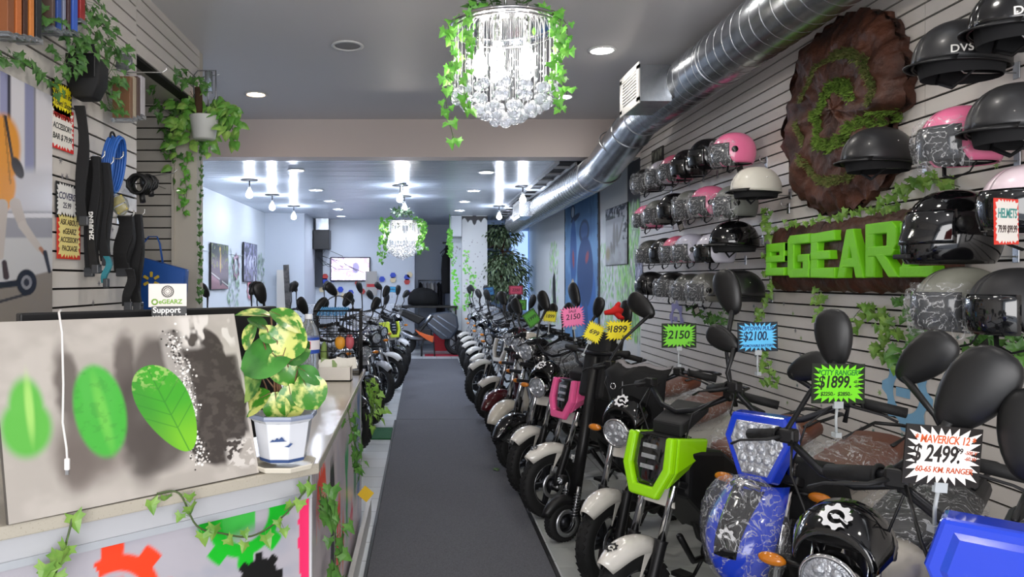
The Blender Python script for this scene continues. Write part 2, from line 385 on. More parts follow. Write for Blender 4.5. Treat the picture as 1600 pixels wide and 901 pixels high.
# ---------------------------------------------------------------- duct
DX, DZ, DR = 2.08, 3.15, .19
path = [(DX, .3, DZ), (DX, 6.95, DZ), (DX-.02, 7.2, DZ-.07), (DX-.14, 7.62, 2.86), (1.91, 7.85, 2.78), (1.9, 8.1, 2.77), (1.9, 15.3, 2.77)]
duct = thing('ventilation_duct', 'long spiral galvanised steel air duct under the ceiling beside the right wall', 'air duct')
m_galv = mat('galvanised', 'b9bdc2', .26, 1, bump=(14, .12, .01), noise=(9, '9fa3a8', .35, .65))
obj('pipe', MB().tube(path, DR, 40), m_galv, duct)
def helix(y0, y1, x, z, pitch, r):
    n = int((y1-y0)/pitch*28); pts = []
    for i in range(n+1):
        t = i/28; pts.append((x+r*math.cos(2*PI*t), y0+t*pitch, z+r*math.sin(2*PI*t)))
    return pts
g = MB(); g.tube(helix(.3, 6.9, DX, DZ, .13, DR), .0035, 5); obj('spiral_seam', g, m_steel, duct)
g = MB(); g.tube(helix(8.2, 15.2, 1.9, 2.77, .15, DR), .0035, 5); obj('spiral_seam', g, m_steel, duct)
for i, (p, d) in enumerate([((DX, 6.9, DZ), (0, 1, -.05)), ((DX-.03, 7.24, DZ-.09), (-.1, 1, -.5)), ((DX-.1, 7.45, 2.98), (-.2, 1, -.8)), ((1.925, 7.8, 2.8), (-.1, 1, -.4)), ((1.9, 8.14, 2.77), (0, 1, 0)), ((DX, 5.1, DZ), (0, 1, 0)), ((DX, 3.3, DZ), (0, 1, 0))]):
    obj('joint_ring', MB().torus(DR+.003, .006, 36, 6, tx(*p) @ zto(d)), m_steel, duct)
def register(x0, x1, y0, y1, z0, z1, label):
    t = thing('vent_box', label, 'air vent', ((x0+x1)/2, (y0+y1)/2, z0))
    T = tx(-(x0+x1)/2, -(y0+y1)/2, -z0)
    obj('box', MB().bx(x0, x1, y0, y1, z0, z1, T), m_galv, t)
    obj('grille_frame', MB().bx(x0-.012, x0, y0-.02, y1+.02, z0-.02, z0+.03, T).bx(x0-.012, x0, y0-.02, y1+.02, z1-.03, z1+.02, T).bx(x0-.012, x0, y0-.02, y0+.04, z0, z1, T).bx(x0-.012, x0, y1-.04, y1+.02, z0, z1, T), mat('grille_white', 'd8d6d2', .4), t)
    g = MB(); n = 9
    for k in range(n):
        z = z0+.04+(z1-z0-.08)*k/(n-1); g.bx(x0-.008, x0, y0+.03, y1-.03, z-.006, z+.005, T)
    obj('louvres', g, mat('grille_white'), t)
register(1.68, 1.93, 5.7, 6.2, 2.99, 3.27, 'near sheet metal branch box with white louvred grille on the duct')
register(1.55, 1.75, 11.7, 12.5, 2.62, 2.86, 'far sheet metal branch box on the lower run of the duct')
# ---------------------------------------------------------------- ceiling lights
def emis(name, col, s): return mat(name, col, .5, emit=s)
m_bulb = emis('bulb_glow', 'fff6ec', 28)
m_bulbc = emis('bulb_glow_cool', 'e2ecff', 150)
m_down = emis('downlight_glow', 'fffaf2', 62)
m_downc = emis('downlight_glow_cool', 'e6eeff', 150)
m_trimw = mat('light_trim', 'dcdcdc', .4)
def downlight(x, y, z, label, m, r=.085, on=True, group=None):
    t = thing('ceiling_downlight', label, 'ceiling light', (x, y, z), group=group)
    obj('trim_ring', MB().lathe([(r, 0), (r+.025, -.004), (r+.03, -.012), (r+.004, -.016), (r, -.008)], 28), m_trimw, t)
    obj('lens', MB().lathe([(.0005, -.009), (r*.9, -.008), (r, -.006)], 20), m, t)
    return t
downlight(1.43, 5.86, ZC, 'round lit downlight right of the near chandelier', m_down)
downlight(1.4, 7.35, ZC, 'round lit downlight partly behind the near chandelier, left of the duct', m_down)
downlight(-1.64, 7.25, ZC, 'warm lit downlight above the hanging pothos on the left', emis('downlight_warm', 'ffd0a0', 30))
downlight(-.585, 5.75, ZC, 'unlit grey round ceiling speaker left of the near chandelier', mat('speaker_mesh', '8c8a8b', .6), .1)
for i, (x_, y_) in enumerate([(1.45, 4.4), (1.45, 2.6), (1.3, .8), (-.45, 3.9), (-.6, 2.2), (-.5, .4)]): downlight(x_, y_, ZC, ['lit downlight over the right row of mopeds, off the frame', 'lit downlight over the counter side, off the frame'][i > 2], m_down, .085, group='front room downlights overhead, '+['right', 'left'][i > 2])  # unseen downlights added overhead to even out the front room light
for i, (px, py) in enumerate([(463, 265), (494, 296), (515, 313), (528, 326), (533, 337)]):
    p = atZ(px, py, ZR); downlight(p.x, p.y, ZR, ['nearest', 'second', 'third', 'fourth', 'farthest'][i]+' downlight of the left row in the rear ceiling', m_downc, .085, group='rear left row of downlights')
for i, (px, py) in enumerate([(760, 268), (740, 297), (726, 314), (718, 328)]):
    p = atZ(px, py, ZR); downlight(p.x, p.y, ZR, ['nearest', 'second', 'third', 'farthest'][i]+' downlight of the right row in the rear ceiling', m_downc, .085, group='rear right row of downlights')
def bulblight(x, y, label):
    t = thing('bulb_fixture', label, 'ceiling light', (x, y, ZR))
    obj('ceiling_plate', MB().lathe([(.0005, 0), (.12, 0), (.12, -.012), (.0005, -.014)], 24), m_blackm, t)
    obj('stem', MB().cyl((0, 0, -.012), (0, 0, -.12), .008, 8), m_dsteel, t)
    obj('socket', MB().cyl((0, 0, -.09), (0, 0, -.14), .02, 12), m_trimw, t)
    obj('bulb', MB().lathe([(.015, -.13), (.03, -.16), (.048, -.2), (.045, -.235), (.02, -.255), (.001, -.258)], 16), m_bulbc, t)
for x, y, l in [(-2.42, 10.3, 'bare bulb nearest of the three on the left of the rear ceiling'), (-2.47, 12.1, 'bare bulb middle of the three on the left of the rear ceiling'), (-2.43, 13.9, 'bare bulb farthest of the three on the left of the rear ceiling'),
                (-.33, 10.9, 'bare bulb in the middle of the rear ceiling, in front of the far chandelier'), (-.3, 12.3, 'bare bulb in the middle of the rear ceiling, above the far chandelier'),
                (1.5, 11.0, 'bare bulb beside the duct gap, nearer of the two on the right'), (1.45, 13.9, 'bare bulb beside the duct gap, farther of the two on the right')]: bulblight(x, y, l)
m_crys = mat('crystal', 'f4f8ff', .04, trans=.75, ior=1.5)
m_wire = mat('crystal_wire', 'e8ecf0', .15, .5)
def chandelier(label, loc, s=1.0, rod=.6):
    t = thing('chandelier', label, 'chandelier', loc); t.scale = (s, s, s)
    R = .29
    obj('rod', MB().cyl((0, 0, 0), (0, 0, rod/s), .008, 8).lathe([(.0005, rod/s-.03), (.05, rod/s-.025), (.06, rod/s)], 20), m_chrome, t)
    obj('top_plate', MB().lathe([(.001, .0), (R-.03, .0), (R+.01, .003), (R+.012, -.008), (R-.005, -.016), (.15, -.018), (.001, -.018)], 48), m_chrome, t)
    obj('ring', MB().torus(R, .007, 48, 6, tx(0, 0, -.03)), m_chrome, t)
    g = MB(); g2 = MB()
    for rr, n, L in ((R-.01, 40, .36), (R*.72, 28, .40), (R*.42, 16, .43)):
        for k in range(n):
            a = 2*PI*(k+.3)/n; x, y = rr*math.cos(a), rr*math.sin(a)
            g.tube([(x, y, -.018), (x, y, -L)], .0016, 4)
            if k % 2 == 0:
                for z in (-.2, -.27, -.33): g2.ball((x, y, z), .008, 6, 4)
    tag(obj('wire_curtain', g, m_wire, t), kind='stuff'); tag(obj('bead', g2, m_crys, t), kind='stuff')
    for k in range(5):
        a = 2*PI*k/5+.5; x, y = .14*math.cos(a), .14*math.sin(a)
        obj('lamp_holder', MB().cyl((x, y, -.018), (x, y, -.13), .017, 10), m_chrome, t)
        obj('bulb', MB().lathe([(.012, -.13), (.03, -.17), (.043, -.22), (.04, -.25), (.018, -.275), (.001, -.278)], 14, tx(x, y, 0)), m_bulb, t)
    c = 0
    for rr, n, z, r in ((R-.02, 30, -.385, .029), (R*.74, 22, -.43, .03), (R*.5, 15, -.47, .031), (R*.26, 8, -.5, .031), (0, 1, -.52, .033)):
        for k in range(n):
            a = 2*PI*(k+.5*(c % 2))/n; x, y = rr*math.cos(a), rr*math.sin(a); c += 1
            me = MESH.get('cb') 
            if me is None:
                b = MB(); b.s = False; b.ball((0, 0, 0), 1, 10, 7); o = obj('crystal_ball', b, m_crys, t); MESH['cb'] = o.data
            else: o = obj('crystal_ball', me, None, t)
            o.location = (x, y, z+random.uniform(-.012, .012)); o.scale = (r, r, r)
    return t
ch1 = chandelier('large crystal chandelier with ivy hanging over the aisle near the camera', (.452, 4.0, 2.985), 1.0, ZC-2.985)
ch2 = chandelier('smaller looking crystal chandelier far down the aisle in the rear room', (-.285, 10.7, 2.46), 1.0, ZR-2.46)
# ---------------------------------------------------------------- ivy
m_ivy = mat('ivy_leaf', '2f5a26', .45, noise=(22, '55823a', .35, .7))
m_ivyl = mat('ivy_leaf_light', '4f9a34', .45, noise=(22, '7cc04c', .35, .7))
m_vine = mat('vine_stem', '4a5a34', .6)
IVY = [(0, 0), (.22, -.12), (.5, -.3), (.42, -.02), (.62, .16), (.36, .3), (.22, .62), (0, 1.0), (-.22, .62), (-.36, .3), (-.62, .16), (-.42, -.02), (-.5, -.3), (-.22, -.12)]
def leaf(mb, p, d, nrm, s, shape=IVY, fold=.18):
    d = Vector(d).normalized(); n = Vector(nrm); n = (n-d*n.dot(d)); n = n.normalized() if n.length > 1e-4 else d.orthogonal().normalized(); x = d.cross(n)
    p = Vector(p); k = len(shape)
    vs = [p+d*(.35*s)+n*(.04*s)]+[p+x*(a*s)+d*((b)*s)+n*(s*(-fold*abs(a)-.12*b*b)) for a, b in shape]
    mb.add(vs, [(0, 1+i, 1+(i+1) % k) for i in range(k)], None, False)
def vine(label, pts, n, s, m=None, nrm=(0, -1, 0), spread=.05, seed=0, group=None, name='ivy_vine', hang=True, cat='ivy', stem=.0018):
    r = random.Random(seed); P = [Vector(p) for p in pts]; t = thing(name, label, cat, P[0], group=group); o0 = P[0]
    # smooth path
    Q = []
    for i in range(len(P)-1):
        a, b, c, d = P[max(i-1, 0)], P[i], P[i+1], P[min(i+2, len(P)-1)]
        for k in range(6):
            u = k/6; Q.append(.5*((2*b)+(c-a)*u+(2*a-5*b+4*c-d)*u*u+(3*b-a-3*c+d)*u**3)-o0)
    Q.append(P[-1]-o0)
    obj('stem', MB().tube(Q, stem, 5), m_vine, t)
    g = MB(); nv = Vector(nrm)
    for k in range(n):
        f = (k+r.random())/n*(len(Q)-1); i = min(int(f), len(Q)-2); p = Q[i].lerp(Q[i+1], f-i)
        off = Vector((r.gauss(0, 1), r.gauss(0, 1), r.gauss(0, 1))).normalized()*spread*r.uniform(.2, 1)
        off -= nv*min(0, off.dot(nv))*1.6
        d = Vector((off.x*8+r.uniform(-.4, .4), off.y*8+r.uniform(-.4, .4), off.z*5-(.7 if hang else 0)+r.uniform(-.3, .3)))
        nn = nv+Vector((r.uniform(-.6, .6), r.uniform(-.6, .6), r.uniform(-.3, .6)))
        g.tube([p, p+off], .0009, 3)
        leaf(g, p+off, d, nn, s*r.uniform(.65, 1.2))
    tag(obj('leaves', g, m or m_ivy, t), kind='stuff')
    return t
# ================================================================ COUNTER
A0 = Vector((-.34, 2.42)); dF = Vector((-.69, -.63)).normalized(); nF = Vector((dF.y, -dF.x))   # nF points to the camera side
if nF.y > 0: nF = -nF
m_quartz = mat('quartz', 'b4ad9f', .16, noise=(240, '8f8776', .62, .72))
top = [(-.34, 2.42), (-.385, 5.0), (-1.0, 5.0), (-1.0, 2.85), (-1.78, 2.14), (-1.78, 1.105)]
counter = thing('shop_counter', 'white L-shaped sales counter painted with gears and drips under a pale quartz top', 'counter', (-.9, 2.6, 0))
CT = tx(.9, -2.6, 0)
obj('worktop', MB().prism(top, .035, CT @ tx(0, 0, .9825)), m_quartz, counter, bev=.004)
base = [(-.375, 2.44), (-.415, 4.97), (-.97, 4.97), (-.97, 2.87), (-1.75, 2.16), (-1.75, 1.17)]
obj('base', MB().prism(base, .965, CT @ tx(0, 0, .4825)), mat('counter_white', 'b4b0b6', .4), counter)
def P2(p, z): return (p[0]+.9, p[1]-2.6, z)
b0 = Vector(base[0]); b5 = Vector(base[5]); b1 = Vector(base[1]); nB = (b0-b5).normalized(); nB = Vector((nB.y, -nB.x)); LB = (b0-b5).length
def front_art(u, v):
    S = (1-u)*LB; Z = v*.9; img = np.ones(u.shape+(3,))*L3('b2aeb6')
    img = over(img, L3('9ba0ae'), sst(.45, .8, fbm(u*3+v*2, v*1.2-u*2, 6, 11))*.5)
    for cx, cz, R, c, cut in ((.64, .72, .165, 'f04018', 1), (.235, .87, .155, '12b824', 1), (.19, .66, .085, '101010', 0), (.47, .66, .05, 'ff4a22', 0), (1.15, .6, .16, '3a78c8', 1)):
        g, p = gearm(S, Z, cx, cz, R, 8, .03, .52 if cut else 0.0)
        wedge = (np.abs(np.arctan2(Z-cz, S-cx)-.9) < .28)*(np.hypot(S-cx, Z-cz) < R*1.3)
        img = over(img, L3(c), g*(1-wedge*cut)); 
        if cut: img = over(img, L3(c), p*.9)
    edge = (S < .035+.015*noise2(u, v, 30, 4)) & (Z > .55+.1*noise2(u*9, v*0, 9, 3)); img = over(img, L3('f0306a'), edge*1.0)
    return img
o = painted('graffiti', P2(b5+nB*.002, 0), P2(b0+nB*.002, 0), P2(b0+nB*.002, .9), P2(b5+nB*.002, .9), 300, 150, front_art, counter, .45)
def side_art(u, v):     # u 0 near .. 1 far
    Y = u*2.53; Z = v*.965; img = np.ones(u.shape+(3,))*L3('d3c6cc'); img = over(img, L3('b8b4c4'), sst(.45, .7, fbm(u*2, v*.6, 8, 2))*.6)
    drips = [(.10, .35, .05, .96, .58, 'b9aab4'), (.26, .0, .11, .97, .66, 'ff4a1e'), (.16, .0, .05, .35, .0, '2c68b0'), (.55, .0, .07, .9, .22, '101014'), (.42, .0, .09, .42, .0, '1eb04a'), (.78, .0, .07, .66, .10, 'ff4a2a'),
             (.95, .0, .05, .5, .05, 'e86a3a'), (1.12, .0, .06, .8, .15, '28b45c'), (1.28, .0, .06, .98, .8, 'f03a70'), (1.36, 0, .06, .4, .12, 'f02a5a'), (1.58, .0, .07, .9, .2, '2f8a4a'), (1.8, .0, .08, .96, .1, '4a7ab0'), (2.05, 0, .06, .9, .2, '28b45c'), (2.3, 0, .08, .95, .1, '5a88b8')]
    for i, (cy, _, w, zt, zb, c) in enumerate(drips):
        ww = 1.5*w*(.45+1.0*noise2(Z*0, Z, 14, 20+i))*.9; t = np.abs(Y-cy*1.25-.03*(noise2(Z*0, Z, 7, 40+i)-.5))
        end = zb+.16*np.abs(np.sin(Y*70+i)); endt = zt-.10*np.abs(np.sin(Y*55+2*i))
        a = (1-sst(ww*.85, ww, t))*sst(end, end+.01, Z)*(1-sst(endt, endt+.01, Z)); img = over(img, L3(c), a)
        hole = (1-sst(.7, 1, np.hypot((Y-cy*1.25)/(w*.4), (Z-(zt+zb)/2)/((zt-zb)*.3+.01))))*(i % 3 == 2); img = over(img, L3('d3c6cc'), hole)
    return img
painted('graffiti', P2(b0+Vector((.003, 0)), 0), P2(b1+Vector((.003, 0)), 0), P2(b1+Vector((.003, 0)), .965), P2(b0+Vector((.003, 0)), .965), 260, 150, side_art, counter, .3)
def barF(z0, z1, out0, out1):
    g = MB(); a = b0+nB*out0; b = b5+nB*out0; c = b5+nB*out1; d = b0+nB*out1
    g.prism([tuple(a), tuple(d), tuple(c), tuple(b)], z1-z0, CT @ tx(0, 0, (z0+z1)/2)); return g
obj('moulding', barF(.905, .965, .0, .012), mat('moulding_white', 'b8b9bd', .3), counter)
obj('ledge_strip', barF(.885, .905, .0, .018), mat('ledge_grey', 'aeb2b8', .3), counter)
obj('skirting', MB().bx(b0.x+.004, b0.x+.03, 2.46, 4.97, 0, .13, CT), mat('skirting', 'c8c8c4', .4), counter)
obj('corner_trim', MB().cyl((b0.x+.004, 2.438, 0), (b0.x+.004, 2.438, .96), .006, 6, M=CT), mat('moulding_white'), counter)
# ---------------------------------------------------------------- leaf canvas
def canvas_art(u, v):
    img = np.ones(u.shape+(3,))*L3('aaa39b'); n = fbm(u, v, 7, 31); n2 = fbm(u, v, 30, 32)
    img = over(img, L3('bdb6ae'), sst(.4, .7, n)*.6)
    img = over(img, L3('a8a19a'), ((v > .8)*sst(.5, .7, fbm(u, v, 12, 77)))*.5)
    for cx, cy, rx, ry, s, c in ((.235, .62, .04, .24, .35, '5c534e'), (.30, .3, .13, .17, .4, '6a605a'), (.42, .45, .08, .26, .4, '8a807a'), (.24, .22, .06, .12, .5, '6a605a'), (.47, .72, .045, .17, .35, '544b47'), (.50, .38, .09, .30, .3, '453d39'), (.60, .70, .10, .16, .3, '4e4642'), (.58, .28, .12, .15, .35, '4a423e')):
        img = over(img, L3(c), ell(u+.05*(n-.5), v+.1*(n-.5), cx, cy, rx, ry, 0, s)*.9)
    D = ell(u+.05*(n-.5), v+.05*(n-.5), .815, .50, .17, .42, .05, .04); D2 = ell(u, v, .72, .78, .09, .14, .4, .1)
    D3 = rectm(u+.03*(n-.5), v+.04*(n-.5), .7, .985, .25, .75, .02)
    M = np.maximum(np.maximum(D, D2), D3); img = over(img, L3('3a332f'), M)
    img = over(img, L3('57504a'), M*sst(.45, .7, n2)*.5)
    top = rectm(u, v, .72, .99, .80, 1.0, .03)*sst(.42, .52, fbm(u*1.2, v*.5, 14, 8)); img = over(img, L3('d8d2cb'), top)
    low = rectm(u, v, .86, .995, .05, .22, .02)*sst(.45, .55, fbm(u, v, 40, 9)); img = over(img, L3('cfc9c2'), low)
    edge = sst(.985, .99, u+.02*(n-.5)); img = over(img, L3('b9b2aa'), edge)
    fr = ell(u, v, .69, .66, .045, .28, .14, .3)*.75; img = over(img, L3('b4aea8'), fr)
    rs = np.random.RandomState(12)      # water drops
    for k in range(420):
        t = rs.rand(); x = .67+.09*t+rs.normal(0, .02)+.02*math.sin(t*5); y = .9-.78*t+rs.normal(0, .02); r = rs.uniform(.002, .006)
        sel = (np.abs(u-x) < 2*r) & (np.abs(v-y) < 2.6*r)
        if sel.any():
            img[sel] = over(img[sel][None], L3(rs.choice(['efece8', '2a2522', 'd6d0ca'])), ell(u[sel], v[sel], x, y, r, r*1.3, 0, .3)[None])[0]
    def leafm(cx, cy, rx, ry, soft, ang=0):
        c, s = math.cos(ang), math.sin(ang); x = (u-cx)*c+(v-cy)*s; y = -(u-cx)*s+(v-cy)*c
        w = rx*np.sqrt(np.clip(1-(y/ry)**2, 0, 1))*(1+.25*y/ry); return 1-sst(1-soft, 1+soft*.6, np.abs(x)/np.maximum(w, 1e-3)*(np.abs(y) < ry)+9*(np.abs(y) >= ry)), x, y
    m = ell(u, v, .085, .45, .085, .15, 0, .22); m2 = np.clip(ell(u, v, .09, .54, .06, .16, 0, .25), 0, 1)
    img = over(img, L3('4cae2c'), np.maximum(m, m2)*.92); img = over(img, L3('b9e07a'), ell(u, v, .10, .55, .014, .15, 0, .6)*.6)
    m = ell(u, v, .352, .49, .098, .25, .05, .10); img = over(img, L3('3fae35'), m*.95); img = over(img, L3('7fce50'), ell(u, v, .36, .48, .02, .18, .1, .6)*.5); img = over(img, L3('357f2e'), m*sst(.5, .7, n2)*.3)
    m, x, y = leafm(.625, .455, .112, .265, .03, .26)
    img = over(img, L3('3da021'), m); img = over(img, L3('86c822'), m*sst(.06, -.22, y)*.7)
    img = over(img, L3('2f7d2a'), m*sst(.0, -.09, x)*.45)
    vein = np.zeros_like(u)
    vein = np.maximum(vein, 1-sst(.001, .004, np.abs(x)))
    for q in (-.12, -.04, .04, .12): vein = np.maximum(vein, 1-sst(.001, .0045, np.abs(y-q-np.abs(x)*1.0)))
    img = over(img, L3('2c7f22'), m*vein*.8); img = over(img, L3('a8c870'), m*sst(.5, .62, fbm(u, v, 60, 3))*sst(.1, .2, y)*.7)
    return img
cb0, cb1, ct1, ct0 = (-1.01, 1.797, 1.004), (-.507, 2.285, 1.004), (-.612, 2.393, 1.492), (-1.115, 1.905, 1.492)
cv = thing('leaf_canvas', 'large printed canvas of green leaves and dark water splash leaning on the counter front', 'canvas', (-.76, 2.04, 1.0))
def rel(p, o): return (p[0]-o[0], p[1]-o[1], p[2]-o[2])
co = (-.76, 2.04, 1.0)
painted('print', rel(cb0, co), rel(cb1, co), rel(ct1, co), rel(ct0, co), 560, 400, canvas_art, cv, .55, thick=.022)
# USB cable over the canvas
d0 = Vector((-.697, .0, 0)); pts = [atY(95, 484, 2.02), atY(92, 488, 1.93), atY(97, 520, 1.90), atY(99, 600, 1.865), atY(98, 660, 1.845), atY(104, 700, 1.83), atY(105, 716, 1.825)]
k = thing('charging_cable', 'white charging cable hanging down over the leaf canvas', 'cable', pts[0])
obj('cord', MB().tube([p-pts[0] for p in pts], .0028, 8), mat('cable_white', 'e6e2e0', .4), k)
q = pts[-1]-pts[0]; obj('plug', MB().box(q-Vector((0, 0, .014)), (.013, .009, .03)), mat('cable_white'), k, bev=.003); obj('plug_tip', MB().box(q-Vector((0, 0, .034)), (.008, .004, .012)), m_steel, k)
# monitor seen from behind
mdir = Vector((-.717, -.697, 0)); mo = Vector((-.53, 2.65, 1.0))
MM = Matrix(((.717, -.697, 0, mo.x+mdir.x*.42), (.697, .717, 0, mo.y+mdir.y*.42), (0, 0, 1, 1.0), (0, 0, 0, 1)))
t = thing('monitor', 'large black monitor standing behind the leaf canvas on the counter', 'monitor', M=MM)
obj('housing', MB().bx(-.42, .42, -.012, .03, .05, .508), m_black, t, bev=.005)
obj('back_bulge', MB().bx(-.25, .25, .03, .06, .12, .42), m_black, t, bev=.01)
obj('stand', MB().bx(-.05, .05, .03, .05, .0, .3).bx(-.15, .15, -.02, .14, 0, .012), m_black, t, bev=.003)
# cards standing in front of the monitor
cp = atY(262, 476, 2.28)
t = thing('support_local_card', 'white and black card with round emblem and the words Support your local above the canvas', 'card', M=tx(cp.x, cp.y, 1.44) @ rot(0, 0, .25))
obj('card', MB().bx(-.056, .056, 0, .002, .078, .15), mat('card_white', 'dcd6ce', .6), t)
obj('black_base', MB().bx(-.047, .056, -.003, 0, -.06, .08), m_black, t)
g = MB(); add_text(g, 'Support', tx(-.043, -.0045, .068) @ rot(PI/2), size=.025, depth=.0004, bold=.0006, align='LEFT'); obj('lettering', g, mat('ink_white', 'f2f0ec', .6), t); g = MB(); add_text(g, 'your local', tx(-.043, -.0045, .047) @ rot(PI/2), size=.025, depth=.0004, bold=.0006, align='LEFT'); obj('lettering', g, mat('ink_white', 'f2f0ec', .6), t)
g = MB()
for r in (.006, .011, .016, .018): g.torus(r, .0006, 24, 4, tx(0, -.001, .126) @ rot(PI/2))
for k in range(16): a = 2*PI*k/16; g.torus(.0035, .0005, 8, 3, tx(.0135*math.cos(a), -.001, .126+.0135*math.sin(a)) @ rot(PI/2))
obj('emblem', g, mat('ink_grey', '55524e', .6), t)
g = MB(); add_text(g, 'eGEARZ', tx(.008, -.001, .094) @ rot(PI/2), size=.019, depth=.0004, bold=.0005); g.torus(.008, .0022, 10, 5, tx(-.038, -.001, .094) @ rot(PI/2)); obj('logo', g, mat('ink_green', '79a63a', .6), t)
# ---------------------------------------------------------------- peperomia in porcelain pot
pc = atY(443, 724, 2.36); pc = Vector((pc.x, pc.y, 1.0))
t = thing('potted_peperomia', 'variegated green and yellow plant in a blue and white porcelain pot on the counter corner', 'potted plant', pc)
def octo(r, z, k=.0): return [((r*(1+k*0))*math.cos(2*PI*(i+.5)/8), r*math.sin(2*PI*(i+.5)/8), z) for i in range(8)]
m_porc = mat('porcelain', 'dcdfe6', .12, coat=.5); m_blue = mat('cobalt', '39507f', .2)
pot = obj('pot', MB().rings([octo(r, z) for r, z in ((.068, .028), (.074, .034), (.084, .09), (.094, .155), (.107, .168), (.107, .176), (.096, .176), (.088, .15))], cap=False, smooth=False), m_porc, t, bev=.002)
obj('rim_band', MB().rings([octo(r, z) for r, z in ((.1085, .166), (.110, .172), (.1085, .179), (.10, .18))], cap=False, smooth=False), mat('rim_blue_grey', '8790a6', .2), pot)
obj('foot_band', MB().rings([octo(r, z) for r, z in ((.0745, .032), (.0765, .042))], cap=False, smooth=False), m_blue, pot)
g = MB(); 
MF = tx(0, 0, 0)
def onpot(x, z): r = .0785+(z-.04)*.17; return (x, -r*math.cos(PI/8)-.0015-.0*x, z)
hill = [(-.03, .10), (-.02, .108), (-.012, .106), (-.004, .114), (.003, .109), (.012, .117), (.018, .112), (.022, .106), (.03, .103), (.01, .102), (-.01, .101)]
hillb = [(.02, .086), (.034, .09), (.042, .098), (.05, .096), (.042, .088), (.036, .084)]
for h in (hill, hillb):
    g.add([(x*.9, onpot(0, z)[1]*1.035, z) for x, z in h], [tuple(range(len(h)))], None, False)
gl = MB(); gl.add([(-.078+.012*i*.5, -.042-.02*i*.5, .075+.03*(i % 2)+.004*i) for i in range(5)]+[(-.072, -.05, .072)], [(0, 1, 2, 3, 4, 5)], None, False)
obj('painted_hills', g, m_blue, pot, M=rot(0, 0, .0)); 
obj('soil', MB().lathe([(.001, .158), (.09, .156)], 16), mat('soil', '2a211a', .95), t)
obj('saucer', MB().rings([octo(r, z) for r, z in ((.078, .0), (.10, .006), (.108, .022), (.104, .024), (.095, .012), (.02, .012))], cap=True, smooth=False), mat('saucer_cream', 'd9d2c2', .25), t, bev=.002)
m_pep = [mat('leaf_variegated', '3f8226', .3, noise=(26, 'd3d880', .47, .60), coat=.4), mat('leaf_yellow', 'cdd274', .32, noise=(26, '3f8226', .47, .55), coat=.3), mat('leaf_green', '4f9440', .28, noise=(9, '2f6a2c', .4, .7), coat=.5), mat('leaf_dark', '3a6b30', .35, noise=(14, '9ab860', .55, .68), coat=.3)]
OV = [(math.sin(a)*.47*(1 if a < PI else 1), .5-.5*math.cos(a)) for a in [2*PI*i/18 for i in range(18)]]
def big_leaf(mb, p, d, n, s, w=1.0, cup=.25):
    d = Vector(d).normalized(); n = Vector(n); n = (n-d*n.dot(d)).normalized(); x = d.cross(n); p = Vector(p); rings = []
    for j in range(9):
        v = j/8; ww = .46*w*math.sin(PI*min(1, v*.94+.03))**.7
        if j == 8: ww = .01
        row = []
        for i in range(-3, 4):
            u = i/3; row.append(p+x*(u*ww*s)+d*(v*s)+n*(s*(cup*(abs(u)*ww)**1.0*.7-.25*v*v)))
        rings.append(row)
    mb.rings(rings, None, False, False)
LV = [(397, 487, 42, (-.9, .25), 0, (0, -.3, 1), .7), (449, 497, 46, (.85, -.35), 0, (.1, -.5, 1), .85), (388, 523, 36, (-.5, -.8), 1, (-.6, -.8, .3), .7), (404, 503, 26, (-.6, .5), 3, (0, -.5, 1), .9), (450, 531, 48, (.3, .9), 1, (-.1, -1, .15), 1.05), (420, 522, 26, (-.7, .6), 0, (0, -1, .3), .9),
      (414, 558, 64, (-.97, -.1), 2, (-.1, -.85, .6), .95), (444, 574, 46, (.6, -.7), 0, (.1, -.9, .5), .9), (386, 601, 46, (-.75, -.75), 3, (-.3, -.8, .5), .9), (396, 627, 44, (-.9, -.45), 1, (-.2, -.7, .7), .9), (432, 636, 36, (.1, -1), 0, (0, -.9, .5), .95), (455, 627, 42, (.15, -.95), 1, (.1, -1, .1), .9),
      (484, 612, 44, (.5, -.85), 0, (.3, -1, .2), 1.05), (484, 584, 32, (.85, -.5), 2, (.2, -.6, .7), .8), (465, 556, 30, (.6, .4), 3, (.5, -.6, .6), .8), (375, 560, 34, (-.9, .2), 3, (-.4, .2, .9), .8), (430, 545, 30, (0, .9), 3, (0, .9, .4), .8), (468, 540, 30, (.7, .5), 2, (.3, .7, .6), .8)]
st = MB()
for i, (px, py, l, dd, mi, nn, w) in enumerate(LV):
    dep = 2.33 if i < 15 else 2.44; s = l/F*dep*1.32; c = atY(px, py, dep)-pc; d = Vector((dd[0], -.12, dd[1])).normalized(); p0 = c-d*(s*.5)
    g = MB(); big_leaf(g, p0, d, nn, s, w*1.05); obj('leaf', g, m_pep[mi], t)
    r0 = Vector(((i % 5-2)*.012, (i % 3-1)*.012, .158)); st.tube([r0, r0.lerp(p0, .5)+Vector((0, .01, .015)), p0, p0+d*(s*.3)], [.0035, .003, .0022, .001], 6)
obj('stems', st, mat('pep_stem', '7a5a42', .5), t)
